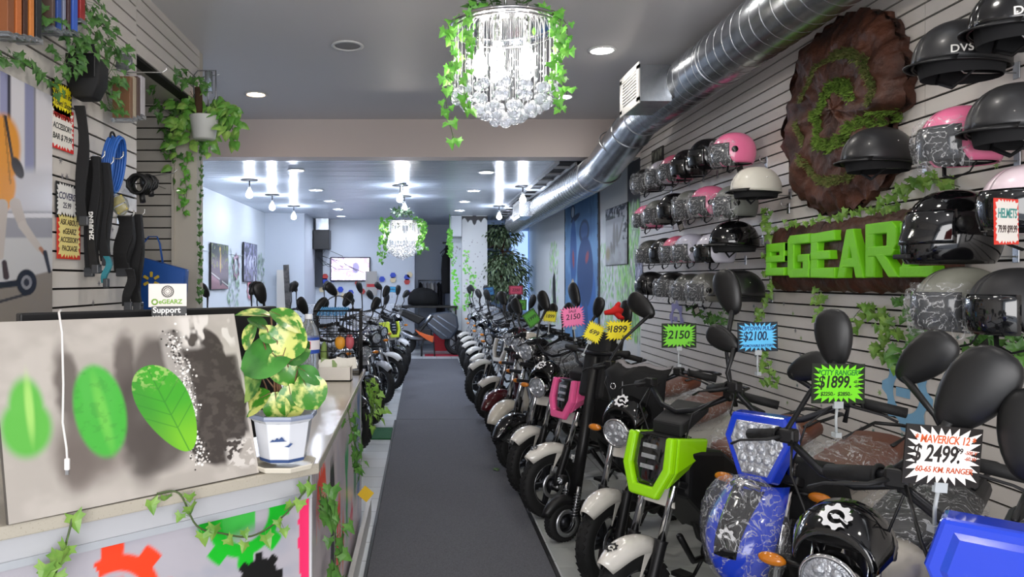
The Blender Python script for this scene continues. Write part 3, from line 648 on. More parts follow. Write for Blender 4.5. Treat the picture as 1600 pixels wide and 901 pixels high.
# ---------------------------------------------------------------- things at the counter's far end
t = thing('wire_basket', 'black two-tier wire basket at the far end of the counter', 'basket', (-.545, 4.78, 1.0))
g = MB(); w, d, h = .145, .12, .41
def wire(a, b, r=.002): g.tube([a, b], r, 4)
for z in (.0, .01, .15, .245, .26, .36, .405, .41):
    g.tube([(-w, -d, z), (w, -d, z), (w, d, z), (-w, d, z)], .0032 if z in (.41, .26, 0.0) else .002, 4, closed=True)
for k in range(15):
    x = -w+2*w*k/14; wire((x, -d, .24), (x, -d, .41)); wire((x, d, .24), (x, d, .41)); wire((x, -d, .25), (x, d, .25))
for k in range(9):
    y = -d+2*d*k/8; wire((-w, y, .0), (-w, y, .41)); wire((w, y, 0), (w, y, .41)); wire((-w, y, .0), (w, y, .0))
for x in (-w, -w*.4, w*.4, w): wire((x, -d, 0), (x, -d, .25), .003); wire((x, d, 0), (x, d, .25), .003)
obj('wire_frame', g, m_black, t); obj('handle', MB().torus(.1, .004, 16, 6, tx(.0, 0, .4) @ rot(PI/2), (0, PI)), m_black, t)
def pouch(name, x, y, z, dx, dz, col, label, cat):
    g = MB(); g.ball((0, 0, dz/2), (dx/2, .02, dz/2), 12, 8); return tag(obj(name, g, mat('pouch_'+col, col, .5), M=tx(x, y, z)), label, cat)
pouch('packet', -.53, 4.74, 1.155, .07, .09, 'e8a030', 'orange yellow packet inside the wire basket', 'packet'); pouch('packet', -.47, 4.75, 1.155, .06, .1, 'c05a64', 'pinkish red packet inside the wire basket', 'packet')
pouch('packet', -.63, 4.72, 1.01, .05, .2, '7f9a50', 'tall green packet standing at the left inside the wire basket', 'packet')
g = MB()
for k in range(14): g.tube([(-.1+.013*k, -.05+.007*(k % 3), 0), (-.07+.013*k, 0, .05), (-.1+.012*k+.05, .05, .02)], .005, 5)
tag(obj('cable_bundle', g, mat('cord_blue', '4f8fc0', .5), M=tx(-.58, 4.78, 1.375)), 'coiled light blue cord lying in the top tier of the wire basket', 'cord')
t = thing('water_bottle', 'clear plastic water bottle with a blue and pink label', 'bottle', (-.665, 4.3, 1.0))
m_clear = mat('clear_plastic', 'e8eef4', .08, trans=.85, ior=1.3)
pr = [(.001, .004), (.05, .0), (.056, .012)]+[(.056-.004*(i % 2), .02+.018*i) for i in range(8)]+[(.057, .18), (.057, .26), (.045, .3), (.025, .335), (.019, .345), (.019, .355)]
t.scale = (1.1, 1.1, 1.08); obj('body', MB().lathe(pr, 24), m_clear, t); obj('cap', MB().lathe([(.021, .348), (.021, .37), (.019, .374), (.001, .374)], 20), mat('cap_white', 'e6e8ec', .4), t)
lab = obj('label_band', MB().lathe([(.0585, .165), (.0585, .25)], 24), mat('label_blue', '2f52b0', .4), t)
obj('label_patch', MB().lathe([(.0592, .185), (.0592, .235)], 24), mat('label_white', 'e8e4ea', .4), lab)
obj('label_logo', MB().bx(-.03, .02, -.0615, -.058, .19, .23), mat('label_pink', 'd8406a', .4), lab, bev=.004)
t = thing('card_box', 'white open box stuffed with paper slips beside the wire basket', 'box', (-.53, 4.42, 1.0))
obj('box', MB().bx(-.105, .105, -.05, .05, 0, .008).bx(-.105, .105, -.05, -.046, 0, .085).bx(-.105, .105, .046, .05, 0, .085).bx(-.105, -.101, -.05, .05, 0, .085).bx(.101, .105, -.05, .05, 0, .085), mat('box_white', 'd9d3ca', .6), t)
for k in range(6):
    obj('paper_slip', MB().box((0, 0, 0), (.1, .002, .07), tx(-.06+.028*k, -.02+.012*k, .095) @ rot(-.5+.1*k, .25*math.sin(k*2), .2)), mat(['paper_white', 'paper_green'][k == 1], ['e2ded4', '8aa06a'][k == 1], .7), t)
# ================================================================ SIGNS
def burst(rx, ry, n=28, inn=.78, seed=0, rectish=True):
    r = random.Random(seed); out = []
    for k in range(2*n):
        a = 2*PI*k/(2*n); c, s = math.cos(a), math.sin(a)
        q = 1/max(abs(c), abs(s)) if rectish else 1
        f = (1 if k % 2 == 0 else inn)*r.uniform(.95, 1.0)
        out.append((rx*c*q*f, ry*s*q*f))
    return out
def sign(label, M, w, h, border, col, lines, cat='price sign', group=None, shape='card', inn=.78, clip=None, name='price_sign', seed=0):
    """card in local xz plane facing -y"""
    t = thing(name, label, cat, M=M, group=group); R = rot(PI/2)
    if shape == 'card': obj('card', MB().box((0, .001, 0), (w, .003, h)), mat('card_'+border, border, .5), t)
    else: obj('card', MB().prism(burst(w/2*1.04, h/2*1.04, 26, inn, seed), .002, tx(0, .001, 0) @ R), mat('card_'+border, border, .5), t)
    obj('starburst', MB().prism(burst(w/2*.97, h/2*.97, 26, inn, seed), .001, tx(0, -.0015, 0) @ R), mat('burst_'+col, col, .45), t)
    cols = {}
    for tx_, x, z, s, c in lines:
        cols[(c, z)] = MB(); c = (c, z); vs_, fs_ = text_mesh(tx_, size=s*h*1.12, depth=.0003, bold=.02*s*h, shear=.15, spacing=.95); tw_ = max(v[0] for v in vs_)-min(v[0] for v in vs_); lim_ = w*(.80 if abs(x) < .05 else .62 if abs(x) < .15 else .18); k_ = min(1, lim_/tw_); cols[c].add(vs_, fs_, tx(x*w, -.0024, z*h) @ R @ sc(k_, 1, 1), False)
    for (c, z_), g in cols.items(): obj('lettering', g, mat('ink_'+c, c, .5), t)
    if clip:
        g = MB(); g.box((0, 0, -h/2-.004), (.028, .008, .02)); g.tube([(0, .004, -h/2-.01), (0, .008, -h/2-.05), (0, .004, -h/2-clip)], .004, 6); g.box((0, .004, -h/2-clip), (.018, .02, .014))
        obj('clear_clip', g, mat('clip_plastic', 'd4dadc', .15, trans=.4), t)
    return t
def sM(px, py, y, rz=0, ry=0, rx=0): p = atY(px, py, y); return tx(*p) @ rot(0, 0, rz) @ rot(rx, ry, 0)
def wallsign(px, py, x, rz, ry=0): p = atX(px, py, x); return tx(*p) @ rot(0, 0, rz) @ rot(0, ry, 0), p.y
LW = XL+.02
for (px, py, wpx, hpx, bd, cl_, lines, lab, ty) in [
    (97, 160, .20, .16, '14140f', 'f2e21c', [('Woman in', 0, .2, .2, '2a2a20'), ('Town! Shop', 0, -.05, .2, '2a2a20')], 'yellow starburst note on black card, topmost on the left slat wall', 0),
    (97, 201, .24, .18, 'e02a20', 'f4efe6', [('YOU NEED THE', 0, .26, .15, 'c03028'), ('ACCESSORY', 0, .02, .17, '202020'), ('BAR $ 79.99', 0, -.22, .17, '202020')], 'red bordered white starburst sign for an accessory bar under the yellow note', 0),
    (104, 314, .21, .15, '141414', 'efeeea', [('COVERS', 0, .12, .24, '3a3a5a'), ('25.99', 0, -.14, .2, '3a3a4a')], 'white starburst sign on black card reading covers, left slat wall', 0),
    (108, 368, .24, .20, 'd83a24', 'f0e090', [('ASK ABOUT', 0, .27, .15, '3a2a18'), ('eGEARZ', 0, .08, .15, '3a2a18'), ('ACCESSORY', 0, -.1, .14, '3a2a18'), ('PACKAGE', 0, -.28, .14, '3a2a18')], 'orange red bordered yellow sign asking about an accessory package, lowest on left wall', 0)]:
    M, yy = wallsign(px, py, LW+.004, PI/2); sign(lab, M, wpx, hpx*1.18, bd, cl_, lines, cat='sign', name='wall_sign', inn=.84)
# ---------------------------------------------------------------- left wall poster
PY0, PY1, PZ0, PZ1 = 2.5, 3.52, 1.40, 2.48
def poster(u, v):
    Y = PY0+u*(PY1-PY0); Z = PZ0+v*(PZ1-PZ0); px = VX-F*1.78/Y; py = VY-F*(Z-CH)/Y
    img = np.ones(u.shape+(3,))*L3('dcd9de'); n = fbm(u, v, 9, 5)
    for x0, x1, c in ((-30, -4, 'b8bcd0'), (-4, 12, '9a9cc0'), (35, 50, '8f92b4'), (50, 52, '3a3a48'), (8, 13, '2c2c38')): img = over(img, L3(c), rectm(px, py, x0, x1, 60, 260+20*n, 2))
    img = over(img, L3('c9c7cc'), sst(255, 275, py)); img = over(img, L3('8f8f96'), rectm(px, py, -200, 90, 330, 372, 3)*.8); img = over(img, L3('dedce0'), rectm(px, py, -200, 90, 333, 340, 1))
    img = over(img, L3('cbcaca'), sst(370, 374, py)); img = over(img, L3('8d8478'), sst(0, 4, py-(440-.25*px))); img = over(img, L3('3c3a3a'), (1-sst(1.5, 3, np.abs(py-(470-.28*px))))*(px < 45))
    coat = ell(px, py, -6, 240, 34, 62, .1, .12); img = over(img, L3('e59a34'), np.maximum(coat, ell(px, py, 2, 300, 18, 34, .2, .15)))
    img = over(img, L3('8a5a20'), (coat > .5)*(np.abs(px-(4+.1*(py-200))) < 1.6)*.6)
    img = over(img, L3('35302e'), (1-sst(1.5, 3, np.abs(px-(6+.17*(py-190)))))*((py > 180) & (py < 262))); img = over(img, L3('35302e'), ell(px, py, 24, 262, 8, 18, -.4, .12))
    def limb(x0, y0, x1, y1, w0, w1, c):
        L = math.hypot(x1-x0, y1-y0); t = np.clip(((px-x0)*(x1-x0)+(py-y0)*(y1-y0))/L**2, 0, 1); d = np.hypot(px-x0-t*(x1-x0), py-y0-t*(y1-y0)); w = w0+(w1-w0)*t
        return over(img, L3(c), 1-sst(w-1, w+1, d))
    img = limb(20, 318, 32, 352, 9, 7, 'c2b8b0'); img = limb(32, 352, 58, 388, 7, 5, 'c9c0b8'); img = limb(60, 388, 66, 396, 3, 3, 'b07a5c'); img = limb(67, 394, 74, 424, 3.4, 2.6, '2c2a2c')
    img = limb(0, 320, -4, 400, 9, 6, 'c2b8b0'); img = limb(3, 410, 6, 432, 4, 5, '40302c')
    img = limb(-60, 452, 36, 441, 5.5, 5, '1b1b1f'); w = np.hypot(px-38, (py-441)*.78); img = over(img, L3('1b1b1f'), 1-sst(15, 17, w)); img = over(img, L3('8e8e92'), 1-sst(8, 9, w)); img = over(img, L3('2c2c30'), 1-sst(4, 5, w))
    return img
ps = thing('scooter_poster', 'tall poster of a walking person in yellow coat beside a kick scooter, left wall', 'poster', (LW+.01, 3.0, 1.4))
painted('print', (.0, PY0-3.0, 0), (.0, PY1-3.0, 0), (.0, PY1-3.0, PZ1-1.4), (.0, PY0-3.0, PZ1-1.4), 150, 220, poster, ps, .18, thick=.006)
# ---------------------------------------------------------------- goods hanging on the left wall
def packbox(px0, px1, py0, py1, x, col, label, group, cat='packaged accessory', name='hanging_package'):
    a = atX(px0, py1, x); b = atX(px1, py1, x); z1 = CH+(VY-py0)/F*b.y
    t = thing(name, label, cat, (x, (a.y+b.y)/2, a.z), group=group)
    w = (b.y-a.y)/2-.003; h = z1-a.z
    obj('card', MB().bx(-.05, .05, -w, w, 0, h), mat('pack_'+col, col, .35), t, bev=.003)
    obj('clear_sleeve', MB().bx(-.055, .055, -w-.002, w+.002, -.02, .0), m_clear, t)
    return t
for i, (a, b, y1, c, l) in enumerate([(-8, 4, 48, '8a5230', 'brown'), (6, 16, 51, 'c8713a', 'orange'), (18, 26, 53, '4a2c20', 'dark brown'), (28, 36, 55, 'd9843e', 'bright orange'), (38, 48, 57, '23262a', 'black')]):
    packbox(a, b, -30, y1, XL+.09, c, l+' narrow package hanging at the top left corner of the photo', 'packages hanging top left')
for i, (a, b, y1, c, l) in enumerate([(64, 70, 40, '5c4a42', 'dull brown'), (72, 80, 44, '3555a0', 'blue'), (82, 87, 45, '8a8fa8', 'grey blue'), (89, 95, 46, '4a2f34', 'maroon'), (97, 106, 46, '3f66c8', 'bright blue'), (109, 118, 28, 'a03030', 'red')]):
    packbox(a, b, -30, y1, XL+.09, c, l+' narrow package in the second cluster high on the left wall', 'second cluster of hanging packages')
for i, (a, b, c, l) in enumerate([(189, 194, '7c5a40', 'brown'), (195, 200, 'a89a84', 'cream'), (201, 206, '503c34', 'dark brown'), (207, 214, 'b4b0b4', 'grey')]):
    packbox(a, b, 122, 184-2*i, XL+.12, c, l+' small package under the ivy at the end of the left wall', 'small packages under the ivy')
m_hook = mat('hook_wire', 'd0d0ce', .25, .7)
def peg(p, L, label, group='wall pegs', side=1, up=.04):
    t = thing('wall_peg', label, 'hook', p, group=group)
    obj('bracket', MB().bx(-.004*side, .004*side, -.016, .016, -.05, .02), m_steel, t, bev=.002)
    obj('rod', MB().tube([(0, 0, 0), (side*L*.9, 0, 0), (side*L, 0, up*.4), (side*L, 0, up)], .004, 8), m_hook, t)
    return t
for (px, py, y) in ((205, 112, 4.5),): pass
pg = peg(Vector((XL+.014, 4.42, 1.6+325/F*4.42)), .25, 'white wire peg carrying the clear bag near the ivy')
pg = peg(Vector((XL+.014, 4.0, 1.6+190/F*4.0)), .16, 'peg carrying the blue cable coil')
pg = thing('wall_peg', 'long white peg sticking out of the grey niche slats', 'hook', atY(212, 278, 5.2)); obj('rod', MB().tube([(0, .6, 0), (0, 0, 0), (.30, -.1, .02), (.33, -.1, .05)], .004, 8), m_hook, pg)
# blue coil of cable
t = thing('cable_coil', 'bright blue loop of cable hanging on the left slat wall', 'cable', atX(176, 215, XL+.12)); g = MB()
for k in range(6): g.tube([((k-2.5)*.013+.02*math.sin(a), .062*math.cos(a)*(1+.05*k), -.15+.15*math.sin(a)*(1+.04*math.sin(k*2))) for a in [2*PI*i/26 for i in range(26)]], .0075, 8, closed=True)
obj('loops', g, mat('cable_blue', '2a5fae', .35), t); obj('tie', MB().torus(.03, .006, 12, 6, tx(0, 0, 0) @ rot(0, PI/2)), m_black, t)
def coil(px, py, y, r, n, th, mat_, label, cat='cable lock', seed=1):
    rr = random.Random(seed); t = thing('cable_lock', label, cat, atY(px, py, y)); g = MB()
    for k in range(n):
        a0 = rr.uniform(-.5, .5); g.tube([(r*rr.uniform(.9, 1.1)*math.cos(a), (k-n/2)*.016, -r*.9+r*1.0*math.sin(a)+.01*a0) for a in [2*PI*i/20 for i in range(20)]], th, 7, closed=True)
    obj('loops', g, mat_, t); obj('lock_body', MB().cyl((r*.3, -.02, -r*1.9), (r*.5, -.03, -r*2.9), .018, 10), m_black, t); return t
coil(219, 275, 4.4, .055, 7, .009, m_black, 'black coiled cable lock, left one of the pair hanging beside the niche'); coil(234, 277, 4.5, .04, 5, .009, m_black, 'black coiled cable lock, right one of the pair hanging beside the niche', seed=2)
# straps
def strap(name, px0, py0, px1, py1, y, w, th, m, label, cat='strap', txt=None, bow=.0, loops=1):
    a = atY(px0, py0, y); b = atY(px1, py1, y); t = thing(name, label, cat, a); L = b-a
    g = MB(); n = 12
    for q in range(loops):
        R = []
        for i in range(n+1):
            f = i/n; c = L*f+Vector((.012*math.sin(f*5+q)+bow*math.sin(PI*f), -.012*q+.01*math.sin(f*7), 0)); ww = w*(1-.12*math.sin(f*9+q)); R.append([c+Vector((-ww/2, -th/2, 0)), c+Vector((ww/2, -th/2, 0)), c+Vector((ww/2, th/2, 0)), c+Vector((-ww/2, th/2, 0))])
        g.rings(R, smooth=False)
    obj('webbing', g, m, t, bev=.002)
    if txt:
        g = MB(); add_text(g, txt, tx(L.x*.62, -th/2-.04, L.z*.62) @ rot(PI/2) @ rot(0, 0, PI/2+.03), size=w*.72, depth=.0005, bold=.001); obj('lettering', g, mat('ink_white'), t)
    g = MB(); g.box(L+Vector((0, 0, .0)), (w*.9, th*1.6, .05)); obj('buckle', g, mat('buckle', '3c3e42', .35), t, bev=.006)
    return t
m_nyl = mat('black_nylon', '131315', .7, bump=(120, .3, .002)); m_nylt = mat('teal_trim', '2f7f8c', .6)
strap('shoulder_strap', 124, 165, 131, 345, 3.75, .055, .012, m_nyl, 'long wide black strap hanging from the black bag'); strap('shoulder_strap', 137, 250, 139, 425, 3.9, .06, .02, m_nyl, 'black strap left of the one lettered Zhuifeng')
strap('carry_strap', 149, 245, 151, 420, 3.85, .042, .03, m_nyl, 'padded black strap with white lettering Zhuifeng', txt='ZHUIFENG', loops=2); strap('carry_strap', 163, 255, 168, 408, 3.9, .05, .03, m_nyl, 'padded black strap right of the one lettered Zhuifeng', loops=2)
strap('shoulder_strap', 196, 338, 194, 425, 4.2, .085, .035, m_nyl, 'folded black strap bundle below the yellow packet', loops=2); strap('shoulder_strap', 213, 335, 216, 478, 4.3, .055, .03, m_nyl, 'long folded black strap nearest the blue tote bag', loops=2)
strap('lanyard', 202, 420, 200, 478, 4.15, .05, .012, m_nyl, 'short black strap with steel clips under the folded bundle'); strap('lanyard', 166, 400, 166, 442, 3.85, .03, .02, m_nylt, 'short teal edged strap end hanging low on the left wall')
for (a_, b_, c_, l_) in ((149, 245, 3.85, 'padded strap with white lettering'), (163, 255, 3.9, 'second padded strap'), (196, 338, 4.2, 'folded strap bundle'), (213, 335, 4.3, 'longest folded strap')):
    q = atY(a_, b_, c_); peg(Vector((XL+.014, c_+.01, q.z-.005)), q.x-XL+.03, 'white wire peg carrying the '+l_)
# black bag
t = thing('hanging_bag', 'black tapered bag hanging amid the ivy on the left wall', 'bag', atY(136, 95, 3.75)); 
obj('body', MB().rings([[(a*w, b*d, z) for a, b in ((-1, -1), (1, -1), (1, 1), (-1, 1))] for w, d, z in ((.055, .05, .02), (.09, .06, -.03), (.085, .06, -.12), (.05, .05, -.2))]), m_nyl, t, bev=.012); obj('flap', MB().bx(-.092, .07, -.068, -.06, -.1, .02), m_black, t, bev=.005)
obj('strap_loop', MB().tube([(-.08, 0, 0), (-.05, 0, .08), (.03, 0, .08), (.05, 0, 0)], .008, 6), m_nyl, t)
# clear packets
def packet(px, py, y, w, h, rotz, label, c1):
    t = thing('clear_packet', label, 'packet', M=tx(*atY(px, py, y)) @ rot(0, rotz, 0)); obj('bag', MB().ball((0, 0, 0), (w/2, .018, h/2), 10, 6), m_clear, t); obj('insert', MB().box((0, 0, h*.2), (w*.7, .012, h*.35)).box((0, 0, -h*.2), (w*.6, .02, h*.3)), mat('insert_'+c1, c1, .5), t, bev=.003)
packet(187, 320, 4.0, .1, .12, -.5, 'clear packet with a yellow insert between the straps', 'c9b43a'); packet(192, 97, 4.3, .12, .12, .2, 'clear plastic bag of fittings hanging at the ivy', '4a4a50')
tag(obj('yellow_note', MB().box((0, 0, 0), (.07, .004, .07), rot(0, .7, 0)), mat('note_yellow', 'e0b820', .5), M=tx(-.335, 4.35, .34)), 'small yellow paper diamond sticking out low at the far part of the counter side', 'note')
g = MB(); leaf(g, (0, 0, .0), (1, .3, 0), (0, 0, 1), .06); leaf(g, (.02, -.02, .0), (.2, -1, 0), (0, 0, 1), .05); tag(obj('fallen_leaf', g, mat('leaf_fallen', '4a6a2c', .6), M=tx(.60, 6.2, .02)), 'small green leaf fallen on the edge of the grey runner', 'leaf')
# blue tote bag with a yellow spark
tp = atY(252, 450, 5.4)
t = thing('tote_bag', 'blue tote bag with yellow spark hanging in the grey niche', 'bag', (tp.x, tp.y, 1.3)); m_tote = mat('tote_blue', '1f56a8', .6)
obj('body', MB().rings([[(x, -.05, z0), (x2, -.05, z1), (x2, .05, z1), (x, .05, z0)] for x, z0, x2, z1 in ((-.145, -.1, .15, -.1),)]+[[(-.145, -.06, .02), (.16, -.06, .02), (.16, .06, .02), (-.145, .06, .02)], [(-.14, -.05, .47), (.19, -.05, .38), (.19, .05, .38), (-.14, .05, .47)]]), m_tote, t, bev=.008)
obj('handle', MB().tube([(-.13, -.03, .45), (-.12, -.03, .57), (-.08, -.03, .62), (-.02, -.03, .62), (.0, -.03, .57), (.03, -.055, .43)], .014, 6, flat=.3), m_tote, t)
g = MB()
for k in range(6):
    a = PI/2+k*PI/3; g.prism([(.025, -.009), (.06, -.011), (.066, 0), (.06, .011), (.025, .009)], .004, tx(-.05, -.062, .30) @ rot(PI/2) @ rot(0, 0, a))
obj('spark', g, mat('spark_yellow', 'e0c040', .5), t)
# ---------------------------------------------------------------- plants on the left
t = thing('pothos_planter', 'white pot of trailing pothos hung from a wire bracket on the left post', 'potted plant', (-1.675, 5.65, 2.68))
obj('pot', MB().lathe([(.001, 0), (.075, 0), (.085, .01), (.108, .17), (.112, .18), (.104, .18), (.09, .14)], 28), mat('pot_white', 'cfd0cc', .4), t)
obj('soil', MB().lathe([(.001, .165), (.103, .16)], 16), mat('soil'), t)
obj('wire_bracket', MB().tube([(-.1, .1, .12), (-.1, .05, .5), (-.05, .0, .53), (.09, 0, .53), (.09, 0, .18)], .005, 6).tube([(-.1, .1, .5), (.12, 0, .5)], .004, 6).tube([(.03, 0, .53), (.03, 0, .22)], .004, 6), m_steel, t)
obj('support_pole', MB().cyl((-.04, .0, .15), (-.045, 0, .40), .03, 10), mat('bark', '4a3524', .9), t)
obj('glass_tube', MB().lathe([(.03, .36), (.03, .52), (.028, .52), (.028, .37), (.001, .365)], 16, tx(.035, 0, 0)), m_clear, t)
m_poth = mat('pothos_leaf', '5f9a3c', .35, noise=(10, 'a8cc66', .45, .7), coat=.3); g = MB(); gs = MB(); r = random.Random(4)
HEART = [(0, 0), (.25, -.1), (.42, .1), (.4, .4), (.2, .8), (0, 1.1), (-.2, .8), (-.4, .4), (-.42, .1), (-.25, -.1)]
for k in range(17):
    a = r.uniform(-.4, 2*PI*.55) if k % 4 else r.uniform(0, 2*PI); L = r.uniform(.12, .26); drop = r.uniform(.0, .55) if k % 3 == 0 else r.uniform(-.2, .16)
    e = Vector((L*math.cos(a)*1.15, L*math.sin(a)*.7, .2)); pts = [Vector((0, 0, .17)), Vector((e.x*.5, e.y*.5, .28-min(0, drop)*.5)), Vector((e.x, e.y, .2-drop*.4)), Vector((e.x*1.1, e.y*1.1, .15-drop))]
    gs.tube(pts, .002, 4)
    for q in range(9):
        f = .3+.7*q/8*2.999/3; i = min(int(f*3), 2); p = pts[i].lerp(pts[i+1], f*3-i); d = Vector((r.uniform(-1, 1), r.uniform(-1, .6), r.uniform(-1, .2))); pe = p+d*.03
        gs.tube([p, pe], .001, 3); leaf(g, pe, d+Vector((0, 0, -.5)), Vector((r.uniform(-.5, .5), -1, .5)), r.uniform(.055, .095), HEART, .25)
tag(obj('leaves', g, m_poth, t), kind='stuff'); obj('stems', gs, m_vine, t)
def VL(pts, y=None, x=None): return [atY(a, b, y) if x is None else atX(a, b, x) for a, b in pts]
vine('ivy trailing along the wall from the left edge of the photo towards the black bag', VL([(-30, 60), (5, 88), (45, 100), (75, 130), (100, 125)], x=XL+.06), 34, .042, nrm=(1, -.4, 0), spread=.05, seed=11)
vine('thick ivy mass spreading above the black hanging bag', VL([(128, -20), (140, 20), (165, 50), (180, 90), (165, 130), (172, 170)], x=XL+.12), 95, .045, nrm=(1, -.6, 0), spread=.11, seed=12)
vine('dark ivy clump left of the black hanging bag near the packages', VL([(60, 25), (90, 40), (115, 60), (100, 100), (125, 80), (150, 60)], x=XL+.1), 70, .042, nrm=(1, -.6, 0), spread=.09, seed=13)
vine('ivy strand crossing the top of the grey niche', VL([(222, 85), (250, 105), (275, 118), (300, 125), (320, 140)], y=5.3), 40, .05, nrm=(0, -1, 0), spread=.07, seed=14)
vine('ivy hanging in the niche right beside the steel post', VL([(285, 120), (272, 160), (265, 200), (270, 250)], y=5.76), 50, .05, nrm=(0, -1, 0), spread=.09, seed=15)
vine('thin light ivy strand low in front of the niche', VL([(300, 240), (288, 270), (292, 300), (285, 330)], y=5.79), 26, .045, m_ivyl, nrm=(0, -1, 0), spread=.05, seed=16)
vine('ivy running down the corner of the white left post', VL([(313, 215), (314, 280), (312, 350), (313, 420), (311, 470)], y=5.75), 50, .035, nrm=(.5, -1, 0), spread=.022, seed=17)
vine('short ivy strand in the niche left of the pothos', VL([(235, 80), (243, 120), (240, 160), (245, 185)], y=5.3), 22, .05, nrm=(0, -1, 0), spread=.06, seed=18)
# ivy on the counter
yF = lambda px: None
def onF(px, z, out=.03):
    q = (px-VX)/F; t_ = (A0.x-q*A0.y)/(q*dF.y-dF.x); p = A0+dF*t_+nB*out; return Vector((p.x, p.y, z))
vine('ivy sprig draped over the front edge of the counter below the leaf canvas', [onF(245, 1.005, .0), onF(275, 1.0, .02), onF(300, .9), onF(340, .86), onF(385, .83), onF(430, .86), onF(468, .93), onF(478, .97, .02)], 17, .042, mat('ivy_mid', '5c8a34', .4, noise=(22, '86a84c', .35, .7)), nrm=(.3, -1, .1), spread=.035, seed=21, stem=.003)
vine('ivy sprig hanging over the counter front at the bottom left corner', [onF(110, 1.0, .02), onF(100, .95), onF(85, .88), onF(60, .82), onF(20, .80), onF(-20, .78)], 13, .05, mat('ivy_mid'), nrm=(.3, -1, .1), spread=.05, seed=22, stem=.003)
sx = -.35
vine('ivy trailing down the painted side of the counter near its front corner', [(sx, 2.5, .90), (sx+.01, 2.55, .80), (sx+.02, 2.68, .74), (sx+.02, 2.8, .6), (sx+.02, 2.72, .45)], 28, .055, mat('ivy_deep', '3c6a2c', .4, noise=(22, '5c8a3c', .35, .7)), nrm=(1, -.5, .1), spread=.06, seed=23, stem=.003)
vine('ivy trailing down the middle of the painted counter side', [(sx-.01, 3.55, .98), (sx+.02, 3.5, .85), (sx+.03, 3.6, .76), (sx+.02, 3.55, .68)], 30, .045, mat('ivy_deep'), nrm=(1, -.5, .1), spread=.06, seed=24, stem=.003)
vine('bushy ivy at the far end of the counter side', [(sx-.01, 4.6, .98), (sx+.02, 4.55, .88), (sx+.04, 4.6, .82), (sx+.02, 4.5, .76)], 40, .05, mat('ivy_mid'), nrm=(1, -.5, .1), spread=.09, seed=25, stem=.003)
# ivy on the chandeliers
def chivy(c, R, seed, lab, s=1, n=6):
    r = random.Random(seed)
    pts = []
    for k in range(16): a = 2*PI*k/15; pts.append((c[0]+R*.6*math.cos(a)*r.uniform(.5, 1.1), c[1]+R*.6*math.sin(a), c[2]+.05+.1*r.random()*s))
    vine('dark ivy heaped on top of '+lab, pts, 70, .055, nrm=(0, -.5, 1), spread=.07, seed=seed, hang=False)
    names = ['left front', 'right front', 'far right', 'far left', 'leftmost', 'rightmost']
    for k, (ang, L) in enumerate([(3.9, .52), (5.6, .5), (.3, .42), (2.7, .35), (3.3, .62), (6.0, .4)][:n]):
        x, y = c[0]+(R+.02)*math.cos(ang), c[1]+(R+.02)*math.sin(ang)
        vine('ivy strand hanging down at the '+names[k]+' of '+lab, [(c[0]+.6*R*math.cos(ang), c[1]+.6*R*math.sin(ang), c[2]+.04), (x, y, c[2]), (x+.02, y, c[2]-L*.3), (x-.02, y, c[2]-L*.65), (x+.02, y, c[2]-L)], int(26*L/.5), .05, m_ivyl, nrm=(0, -1, 0), spread=.045, seed=seed+k+1)
chivy((.452, 4.0, 2.985), .29, 40, 'the near chandelier'); chivy((-.285, 10.7, 2.46), .29, 60, 'the far chandelier')
# ================================================================ RIGHT WALL: TREE SLICE AND BARK SIGN
m_bark = mat('bark_brown', '5a3424', .55, noise=(7, '2a1712', .35, .7), bump=(18, .8, .02))
m_moss = mat('moss', '4c6a22', .9, noise=(30, '7a9a3a', .3, .7)); m_mossd = mat('moss_dry', '7d7a48', .9, noise=(30, '55692c', .3, .7))
OUT = [(350, 45), (420, 50), (470, 65), (505, 120), (520, 180), (540, 240), (545, 290), (548, 360), (545, 430), (505, 468), (470, 480), (480, 560), (488, 640), (490, 700), (450, 760), (400, 805), (350, 845), (310, 870), (260, 885), (220, 890), (160, 865), (120, 830), (85, 790), (60, 740), (62, 690), (50, 650), (35, 610), (25, 570), (30, 510), (55, 460), (66, 400), (62, 340), (85, 280), (110, 230), (135, 190), (170, 150), (210, 115), (240, 90), (290, 60)]
WX = 2.47
def onwall(cx, cy, X): p = atX(1220+cx/2.65, cy/2.65, X); return p
ctr = onwall(285, 455, WX); pol = []
for cx, cy in OUT:
    p = onwall(cx, cy, WX); pol.append((math.atan2(p.z-ctr.z, p.y-ctr.y), math.hypot(p.z-ctr.z, p.y-ctr.y)))
pol.sort(); PA = np.array([a for a, r in pol]); PR = np.array([r for a, r in pol])
PA2 = np.concatenate([PA-2*PI, PA, PA+2*PI]); PR2 = np.concatenate([PR]*3)
def slice_h(f, a, R):
    rg = .5+.5*math.sin(a*9+3*math.sin(a*2)+4*f); n = noise2(np.array([(a+4)*1.7]), np.array([f*3+1]), 2.2, 3)[0]; n2 = noise2(np.array([(a+4)*6]), np.array([f*5]), 3.1, 8)[0]
    return .03+.075*(1-f**5)+.035*rg*f+.05*(n-.5)+.018*(n2-.5)*(.4+f)
NA = 150; RG = []
for j in range(27):
    f = j/24 if j < 25 else 1.0
    row = []
    for i in range(NA):
        a = -PI+2*PI*i/NA; R = np.interp(a, PA2, PR2)*(1+.02*math.sin(a*31)+.012*math.sin(a*47+1)); h = slice_h(min(f, 1), a, R) if j < 25 else (.05 if j == 25 else -.002)
        ff = max(f, .004); row.append((-h, R*ff*math.cos(a), R*ff*math.sin(a)))
    RG.append(row)
ts = thing('tree_slice_emblem', 'big round brown bark slice with green moss spiral on the right slat wall', 'wall emblem', (WX+.012, ctr.y, ctr.z))
obj('bark_slice', MB().rings(RG, cap=False), m_bark, ts)
